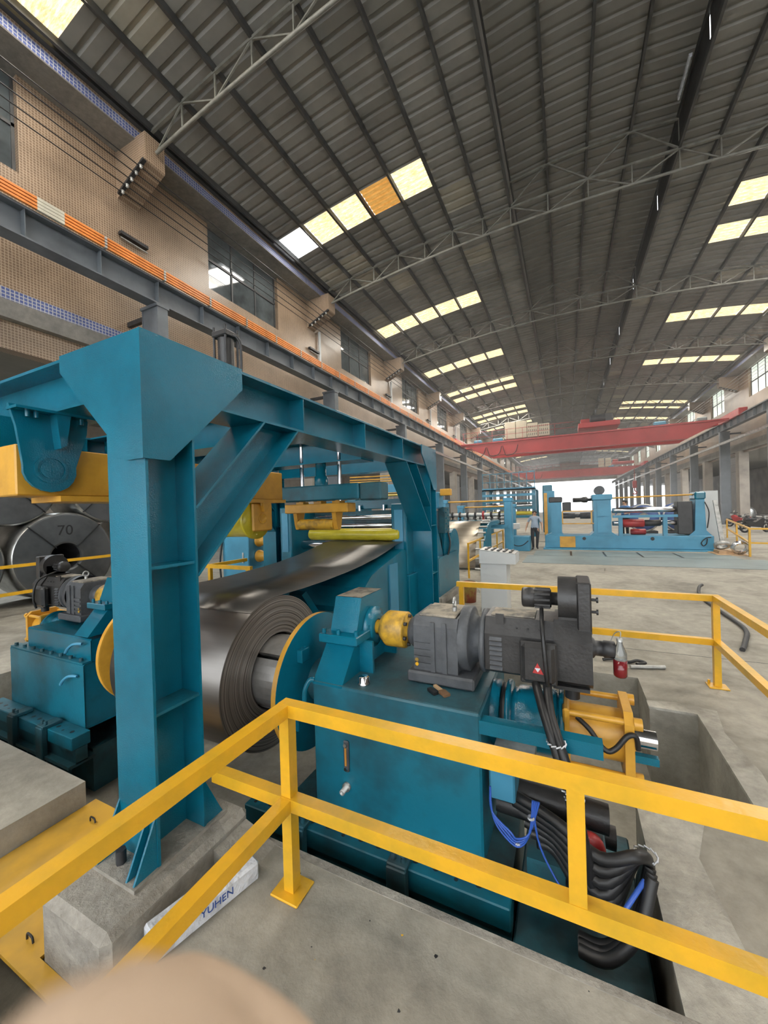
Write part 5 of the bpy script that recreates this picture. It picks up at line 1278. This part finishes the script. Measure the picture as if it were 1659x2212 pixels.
# parked motorcycles by the columns
def motorcycle(x, y, rz, label, col):
    t = thing('motorcycle', (x, y, 0), label, 'motorcycle', 'parked motorcycles')
    t['_o'] = (0, 0, 0); t.rotation_euler = (0, 0, rz)
    for d in (-0.62, 0.62):
        b = B()
        for i in range(20):
            a0 = 2 * math.pi * i / 20; a1 = 2 * math.pi * (i + 1) / 20
            b.cyl((d + 0.25 * math.cos(a0), 0, 0.3 + 0.25 * math.sin(a0)), (d + 0.25 * math.cos(a1), 0, 0.3 + 0.25 * math.sin(a1)), 0.055, n=8, cap=False)
        b.cyl((d, -0.03, 0.3), (d, 0.03, 0.3), 0.1, n=12); b.build('wheel', 'black', t)
    b = B(); b.prism([(-0.6, 0.5), (-0.3, 0.35), (0.2, 0.3), (0.45, 0.75), (0.3, 0.85), (-0.1, 0.6), (-0.7, 0.72)], 'y', -0.12, 0.12); b.build('body', col, t)
    b = B(); b.box(-0.65, 0.0, -0.11, 0.11, 0.72, 0.82, 0.03); b.build('seat', 'black', t)
    b = B(); b.bar((0.62, 0, 0.3), (0.4, 0, 0.95), 0.06, 0.06); b.build('fork', 'galv', t)
    b = B(); b.tube([(0.3, -0.33, 1.02), (0.4, -0.1, 0.98), (0.4, 0.1, 0.98), (0.3, 0.33, 1.02)], 0.018); b.build('handlebar', 'black', t)
    b = B(); b.box(0.42, 0.55, -0.1, 0.1, 0.78, 0.95, 0.03); b.build('headlamp', 'galv', t)
motorcycle(11.0, 35.6, 2.2, 'red motorcycle parked by the grey column across the hall', 'red')
motorcycle(10.6, 32.0, 2.6, 'dark motorcycle parked past the red one toward the picture edge', 'dark')
motorcycle(9.9, 29.6, 0.4, 'low dark motorcycle at the picture edge past the yellow railing', 'motor')
for i, (x, y) in enumerate(((13.6, 41), (15.5, 38.5))):
    t = thing('stored_roll', (x, y, 0), ('grey steel roll lying in the opposite side bay behind the motorcycles', 'second grey steel roll lying deeper in the opposite side bay')[i], 'steel coil', 'rolls in the far side bay')
    b = B(); b.lathe((x - 0.6, y, 0.7), (0.4, 1, 0), [(0, 0.3), (0, 0.7), (1.2, 0.7), (1.2, 0.3)], 32); b.build('roll', 'coil_rim', t)
for i, y in enumerate((24, 24.2)):
    t = thing('wrapped_coil', (3.6 + 1.56 * i, y, 0), ('blue wrapped coil behind the upper arbor, nearer the second man', 'blue wrapped coil behind the upper arbor, nearer the white cabinet')[i], 'steel coil', 'wrapped coils behind the slitter')
    b = B(); b.lathe((3.6 + 1.56 * i, y, 1.15), (0, 1, 0), [(0, 0.25), (0, 0.72), (1.0, 0.72)], 36); b.build('wrap', mat('blue_wrap%d' % i, (0.05, 0.1, 0.28), 0.4), t)
    b = B(); b.lathe((3.6 + 1.56 * i, y, 1.15), (0, 1, 0), [(-0.01, 0.66), (-0.01, 0.73), (0.05, 0.73)], 36); b.build('end_ring', 'galv', t)
    b = B(); b.box(3.2 + 1.56 * i, 4.2 + 1.56 * i, y, y + 1, 0, 0.45); b.build('cradle', 'dark', t)

# ------------------------------------------------------------------ bridge cranes
M['cream'] = mat('cream_cabinet', (0.5, 0.44, 0.33), 0.5, var=0.06)
def crane(y, label, cab, tx):
    t = thing('bridge_crane', (0.9, y + 1.2, 8.06), label, 'overhead crane', 'red bridge cranes')
    for dy in (0.0, 2.2):
        b = B(); b.prism([(-8.9, 7.75), (-8.2, 7.55), (-6.4, 6.68), (8.3, 6.68), (10.0, 7.55), (10.7, 7.75)], 'y', y + dy, y + dy + 0.45); b.build('main_girder', 'crane_red', t)
        b = B(); b.box(-8.9, 10.7, y + dy - 0.1, y + dy + 0.55, 7.75, 7.86); b.build('girder_flange', 'red', t)
        b = B(); b.box(-6.4, 8.3, y + dy - 0.06, y + dy + 0.5, 6.64, 6.7); b.build('bottom_flange', 'red', t)
    for x in (-9.38, 11.26):
        b = B(); b.box(x - 0.25, x + 0.25, y - 0.8, y + 3.4, 7.9, 8.4, 0.03); e_ = b.build('end_carriage', 'red', t)
        for dy in (-0.4, 3.0):
            b = B(); b.cyl((x - 0.1, y + dy, 8.2), (x + 0.1, y + dy, 8.2), 0.16, n=20); b.build('wheel', 'dark', e_)
    b = B(); b.box(tx, tx + 3.0, y + 0.2, y + 2.6, 8.3, 8.7, 0.03); tr = b.build('trolley_frame', 'crane_red', t)
    b = B(); b.cyl((tx + 0.9, y + 0.8, 9.05), (tx + 2.0, y + 0.8, 9.05), 0.33, n=24); b.build('hoist_drum', 'dark', tr)
    b = B(); b.box(tx + 1.7, tx + 2.6, y + 1.2, y + 2.2, 8.7, 9.5, 0.05); b.build('hoist_motor', 'motor', tr)
    b = B(); b.box(tx + 0.2, tx + 0.9, y + 1.2, y + 2.0, 8.7, 9.2, 0.05); b.build('gear_case', 'crane_red', tr)
    for k, (xa, xb, h) in enumerate(cab):
        b = B(); b.box(xa, xb, y + 0.05, y + 0.5, 7.98, 7.98 + h, 0.02); c_ = b.build('electrical_cabinet', 'cream', t)
        if k > 1:
            for i in range(5):
                for j in range(3):
                    b = B(); b.box(xa + 0.1 + 0.15 * i, xa + 0.14 + 0.15 * i, y + 0.035, y + 0.05, 8.12 + 0.33 * j, 8.3 + 0.33 * j); b.build('vent_slot', 'dark', c_)
    for z in (8.4, 8.85):
        b = B(); b.bar((-8.7, y - 0.1, z), (tx - 0.3, y - 0.1, z), 0.03, 0.03); b.build('handrail', 'red', t)
    for i in range(7):
        x = -8.6 + i * 1.3
        b = B(); b.bar((x, y - 0.1, 7.86), (x, y - 0.1, 8.85), 0.03, 0.03); b.build('handrail_post', 'red', t)
    for (x, w_, c) in ((-7.7, 0.7, 'blue_pale'), (-6.0, 0.9, 'blue_pale'), (6.2, 0.8, 'blue_pale'), (8.9, 0.6, 'plate')):
        b = B(); b.box(x, x + w_, y + 0.05, y + 0.4, 7.86, 8.15, 0.05); b.build('drive_motor', c, t)
    for i in range(3):
        x = -7.9 + i * 1.4
        b = B(); b.tube([(x, y - 0.12, 7.4), (x + 0.25, y - 0.12, 6.75 - 0.1 * i), (x + 0.7, y - 0.12, 6.55), (x + 1.1, y - 0.12, 6.8), (x + 1.3, y - 0.12, 7.4)], 0.03, 6); b.build('festoon_cable', 'black', t)
    return t
crane(36, 'long red double-girder bridge crane nearer the camera with cream cabinets', [(-4.9, -4.0, 1.5), (-3.95, -3.05, 1.5), (-3.0, -2.15, 1.2), (-2.1, -1.22, 1.05)], 1.0)
hk = crane(72.5, 'red bridge crane farther away across the bright gate', [(4.8, 5.6, 1.4), (5.8, 6.6, 1.4)], 6.8)
b = B(); b.tube([(9.9, 73.6, 8.2), (9.9, 73.6, 5.5)], 0.05, 8, False); b.box(9.6, 10.2, 73.3, 73.9, 4.3, 5.5, 0.1); b.tube([(9.9, 73.6, 4.4), (9.9, 73.6, 3.9), (10.2, 73.6, 3.6), (9.9, 73.6, 3.3), (9.6, 73.6, 3.5)], 0.1, 8); b.build('hook_block', 'crane_red', hk)
# ------------------------------------------------------------------ people
M['skin'] = mat('skin', (0.5, 0.29, 0.19), 0.5, var=0.06, scale=6)
M['hair'] = mat('black_hair', (0.012, 0.011, 0.011), 0.5, var=0.1)
M['shirt'] = mat('grey_tshirt', (0.3, 0.36, 0.44), 0.8, var=0.1, scale=4)
M['shirt2'] = mat('blue_tshirt', (0.08, 0.2, 0.42), 0.8, var=0.1, scale=4)
M['trousers'] = mat('dark_trousers', (0.025, 0.025, 0.03), 0.8, var=0.15, scale=5)
M['shoe'] = mat('dark_shoe', (0.03, 0.028, 0.026), 0.6)
def person(name, loc, rz, pose, mats, label, h=1.0):
    J = {'pel': (0, 0, 0.93), 'belly': (0, -0.02, 1.08), 'chest': (0, 0, 1.28), 'uch': (0, 0.0, 1.4), 'neck': (0, 0.0, 1.48), 'skull': (0, -0.02, 1.57), 'top': (0, -0.01, 1.66)}
    rad = {'pel': (0.15, 0.11), 'belly': (0.16, 0.125), 'chest': (0.165, 0.12), 'uch': (0.12, 0.09), 'neck': (0.055, 0.055), 'skull': (0.078, 0.092), 'top': (0.06, 0.07)}
    E_ = [('pel', 'belly'), ('belly', 'chest'), ('chest', 'uch'), ('uch', 'neck'), ('neck', 'skull'), ('skull', 'top')]
    for s, n_ in ((-1, 'r'), (1, 'l')):
        J['sh' + n_] = (0.18 * s, 0.0, 1.39); rad['sh' + n_] = (0.07, 0.065)
        J['el' + n_] = pose['el' + n_]; rad['el' + n_] = (0.045, 0.045)
        J['wr' + n_] = pose['wr' + n_]; rad['wr' + n_] = (0.032, 0.032)
        J['hip' + n_] = (0.095 * s, 0, 0.86); rad['hip' + n_] = (0.095, 0.1)
        J['kn' + n_] = pose['kn' + n_]; rad['kn' + n_] = (0.065, 0.068)
        J['an' + n_] = pose['an' + n_]; rad['an' + n_] = (0.045, 0.05)
        a = Vector(pose['an' + n_]); J['toe' + n_] = (a.x + 0.03 * s, a.y - 0.17, a.z - 0.045); rad['toe' + n_] = (0.045, 0.035)
        E_ += [('uch', 'sh' + n_), ('sh' + n_, 'el' + n_), ('el' + n_, 'wr' + n_), ('pel', 'hip' + n_), ('hip' + n_, 'kn' + n_), ('kn' + n_, 'an' + n_), ('an' + n_, 'toe' + n_)]
        wv = Vector(pose['wr' + n_]); d = (wv - Vector(pose['el' + n_])).normalized()
        J['pa' + n_] = tuple(wv + d * 0.07); rad['pa' + n_] = (0.034, 0.022); E_.append(('wr' + n_, 'pa' + n_))
    keys = list(J); idx = {k: i for i, k in enumerate(keys)}
    me = bpy.data.meshes.new(name); me.from_pydata([J[k] for k in keys], [(idx[a], idx[c]) for a, c in E_], [])
    o = bpy.data.objects.new(name, me); C.objects.link(o)
    md = o.modifiers.new('skin', 'SKIN'); md.use_smooth_shade = True
    sv = me.skin_vertices[0].data
    for k in keys: sv[idx[k]].radius = rad[k]
    sv[idx['pel']].use_root = True
    o.modifiers.new('sub', 'SUBSURF').levels = 2
    dg = bpy.context.evaluated_depsgraph_get(); bm_ = bpy.data.meshes.new_from_object(o.evaluated_get(dg)); bpy.data.objects.remove(o)
    # fingers: five short tapered chains joined to each palm
    add = B()
    for s, n_ in ((-1, 'r'), (1, 'l')):
        p = Vector(J['pa' + n_]); d = (p - Vector(J['wr' + n_])).normalized(); side = Vector((0, 1, 0)); side = (side - d * side.dot(d)).normalized()
        for i, (off, ln) in enumerate(((-0.026, 0.07), (-0.009, 0.08), (0.009, 0.075), (0.025, 0.06))):
            q0 = p + side * off - d * 0.01; q1 = q0 + d * ln * 0.55; q2 = q1 + (d + Vector((-0.5 * s, 0, 0))).normalized() * ln * 0.5
            add.tube([q0, q1, q2], 0.0095, 6, False)
        q0 = p - side * 0.03 - d * 0.05; add.tube([q0, q0 - side * 0.025 + d * 0.025, q0 - side * 0.03 + d * 0.055], 0.011, 6, False)
    # nose, ears
    hd = Vector(J['skull'])
    add.tube([hd + Vector((0, -0.088, 0.03)), hd + Vector((0, -0.112, -0.005)), hd + Vector((0, -0.09, -0.015))], 0.012, 6, False)
    for s in (-1, 1): add.tube([hd + Vector((0.078 * s, 0.0, 0.03)), hd + Vector((0.09 * s, 0.008, 0.01)), hd + Vector((0.078 * s, 0.0, -0.02))], 0.012, 6, False)
    bm = bmesh.new(); bm.from_mesh(bm_)
    vv = [bm.verts.new(v) for v in add.v]
    for f in add.f:
        try: bm.faces.new([vv[i] for i in f]).smooth = True
        except ValueError: pass
    bm.to_mesh(bm_); bm.free()
    for m in mats: bm_.materials.append(M[m])           # skin, shirt, trousers, shoe
    el = {n_: Vector(J['el' + n_]) for n_ in 'lr'}
    for p in bm_.polygons:
        c = p.center; i = 0
        if c.z < 0.085: i = 3
        elif c.z < 0.95 and abs(c.x) < 0.2 + 0.02 and not any((c - Vector(J['wr' + n_])).length < 0.2 for n_ in 'lr'): i = 2
        elif c.z > 0.93 and c.z < 1.455:
            arm = max(abs(c.x) - 0.2, 0)
            i = 1 if (abs(c.x) < 0.205 or c.z > 1.2) else 0
            if any((c - el[n_]).length < 0.09 for n_ in 'lr') and abs(c.x) > 0.2: i = 0
        p.material_index = i
    n2 = bpy.data.objects.new('body', bm_)
    t = thing(name, loc, label, 'person'); t.rotation_euler = (0, 0, rz); t.scale = (h, h, h); t['_o'] = (0, 0, 0)
    C.objects.link(n2); n2.parent = t
    b = B(); b.lathe((0, 0.004, 1.585), (0, 0, 1), [(-0.045, 0.091), (0.0, 0.1), (0.05, 0.098), (0.09, 0.075), (0.112, 0.035), (0.115, 0)], 20)
    b.v = [(v[0], v[1] * 1.08 + (0.02 if v[2] < 1.62 else 0.0), v[2] + (max(0, -v[1]) * 0.5 if v[2] < 1.64 else 0)) for v in b.v]; b.build('hair', 'hair', t)
    for s in (-1, 1):
        b = B(); b.box(0.03 * s - 0.013, 0.03 * s + 0.013, -0.117, -0.1, 1.578, 1.588, 0.003); b.build('eye', 'hair', t)
    b = B(); b.box(-0.02, 0.02, -0.112, -0.1, 1.525, 1.531); b.build('mouth', mat('lips', (0.32, 0.12, 0.1), 0.5), t)
    return t
person('person', (-1.33, 18.35, 0.0), R2(4), {'elr': (-0.3, 0.02, 1.12), 'wrr': (-0.36, -0.04, 0.9), 'ell': (0.29, 0.03, 1.12), 'wrl': (0.3, -0.06, 0.9),
       'knr': (-0.1, -0.06, 0.48), 'anr': (-0.08, -0.03, 0.09), 'knl': (0.1, -0.02, 0.48), 'anl': (0.07, 0.08, 0.1)}, ['skin', 'shirt', 'trousers', 'shoe'],
       'man in a grey T-shirt and dark trousers walking beside the slitting machine', 1.02)
b = B(); b.box(1.6, 3.2, 20.1, 21.0, 0, 0.32); solo(b, 'step_platform', 'dark', 'dark step platform behind the slitting machine', 'platform')
person('person', (2.35, 20.4, 0.32), R2(-40), {'elr': (-0.28, -0.1, 1.16), 'wrr': (-0.2, -0.32, 1.1), 'ell': (0.28, -0.1, 1.16), 'wrl': (0.2, -0.32, 1.1),
       'knr': (-0.1, -0.03, 0.48), 'anr': (-0.1, 0.0, 0.09), 'knl': (0.1, -0.03, 0.48), 'anl': (0.1, 0.0, 0.09)}, ['skin', 'shirt2', 'trousers', 'shoe'],
       'man in a blue shirt bending behind the upper arbor of the slitter', 1.04)

# carton lettering
o = text_mesh('carton_lettering', 'YUHEN', 0.05, 'ink', cb, 0.0008)
o.matrix_local = Matrix.Translation((0.0612, 0.02, 0.055)) @ Matrix(((0, 0, 1, 0), (1, 0, 0, 0), (0, 1, 0, 0), (0, 0, 0, 1)))

# ------------------------------------------------------------------ scattering volume added to imitate overexposed bloom down the hall
hz = bpy.data.materials.new('bloom_haze'); hz.use_nodes = True
nt = hz.node_tree; nt.nodes.clear()
out = nt.nodes.new('ShaderNodeOutputMaterial'); vs_ = nt.nodes.new('ShaderNodeVolumeScatter')
vs_.inputs['Color'].default_value = (0.97, 0.98, 1.0, 1); vs_.inputs['Density'].default_value = 0.0034; vs_.inputs['Anisotropy'].default_value = 0.5
nt.links.new(vs_.outputs[0], out.inputs['Volume'])
b = B(); b.box(-9.0, 10.8, 11.0, 121.0, 0.02, 11.1)
h_ = b.build('haze', hz); tag(h_, 'thin haze added to imitate bright bloom over the far length of the hall', 'haze', kind='stuff')
# ------------------------------------------------------------------ the photographer's hand below the lens
cm = co.matrix_world
def cs(r, u, f): return cm @ Vector((r, u, -f))
M['finger_skin'] = mat('finger_skin', (0.5, 0.37, 0.265), 0.5, var=0.04, scale=60)
HJ = {'wrist': ((-0.055, -0.215, 0.015), 0.026), 'palm': ((-0.045, -0.15, 0.028), 0.03), 'knuck': ((-0.035, -0.112, 0.034), 0.022)}
HJ['forearm'] = ((-0.085, -0.3, -0.03), 0.036); HJ['elbow'] = ((-0.13, -0.42, -0.1), 0.045)
HE = [('elbow', 'forearm'), ('forearm', 'wrist'), ('wrist', 'palm'), ('palm', 'knuck')]
def chain(nm, pts, root):
    prev = root
    for i, (p, r) in enumerate(pts):
        k = '%s%d' % (nm, i); HJ[k] = (p, r); HE.append((prev, k)); prev = k
chain('index', [((-0.022, -0.088, 0.036), 0.0095), ((-0.02, -0.058, 0.03), 0.0085), ((-0.0136, -0.0287, 0.0139), 0.0088), ((-0.0062, -0.0224, 0.0112), 0.0086)], 'knuck')
chain('middle', [((-0.04, -0.085, 0.046), 0.0095), ((-0.03, -0.066, 0.05), 0.0085), ((-0.012, -0.068, 0.044), 0.0075), ((0.0, -0.074, 0.036), 0.0065)], 'knuck')
chain('ring', [((-0.05, -0.1, 0.05), 0.009), ((-0.04, -0.088, 0.056), 0.0082), ((-0.02, -0.09, 0.05), 0.0072), ((-0.006, -0.095, 0.042), 0.0062)], 'knuck')
chain('little', [((-0.056, -0.122, 0.05), 0.008), ((-0.046, -0.113, 0.056), 0.0072), ((-0.028, -0.114, 0.052), 0.0064), ((-0.016, -0.118, 0.045), 0.0055)], 'palm')
chain('thumb', [((-0.02, -0.16, 0.012), 0.013), ((0.004, -0.15, 0.002), 0.0105), ((0.022, -0.135, -0.004), 0.0092), ((0.034, -0.122, -0.006), 0.0075)], 'palm')
ks = list(HJ); ix = {k: i for i, k in enumerate(ks)}
S_ = 20.0                                              # the skin modifier works on an enlarged copy
me = bpy.data.meshes.new('hand'); me.from_pydata([Vector(HJ[k][0]) * S_ for k in ks], [(ix[a], ix[c]) for a, c in HE], [])
o = bpy.data.objects.new('hand', me); C.objects.link(o)
md = o.modifiers.new('skin', 'SKIN'); md.use_smooth_shade = True
for k in ks: me.skin_vertices[0].data[ix[k]].radius = (HJ[k][1] * S_, HJ[k][1] * S_)
me.skin_vertices[0].data[ix['palm']].use_root = True
o.modifiers.new('sub', 'SUBSURF').levels = 2
hm = bpy.data.meshes.new_from_object(o.evaluated_get(bpy.context.evaluated_depsgraph_get())); bpy.data.objects.remove(o)
org = cs(-0.05, -0.2, 0.02)
for v in hm.vertices:
    c = v.co / S_; v.co = cs(c.x, c.y, c.z) - org
hm.materials.append(M['finger_skin'])
hand = bpy.data.objects.new('hand', hm); C.objects.link(hand); hand.location = org
tag(hand, 'blurred fingertip of the photographer poking up at the lower picture edge', 'hand')
b = B()
for r_, u_, f_ in ((-0.0085, -0.0345, 0.0205),):
    c = cs(r_, u_, f_) - org; ax = (cs(0, 0, 1) - cs(0, 0, 0)).normalized(); up_ = (cs(0, 1, 0) - cs(0, 0, 0)).normalized(); rt = (cs(1, 0, 0) - cs(0, 0, 0)).normalized()
    vs = [c + rt * (0.004 * math.cos(t)) + up_ * (0.0045 * math.sin(t)) + ax * (0.0006 * math.cos(2 * t)) for t in [2 * math.pi * i / 16 for i in range(16)]]
    b.add(vs, [tuple(range(16))])
b.build('fingernail', mat('nail', (0.6, 0.4, 0.33), 0.3), hand)

for o in bpy.data.objects:
    if '_o' in o: del o['_o']
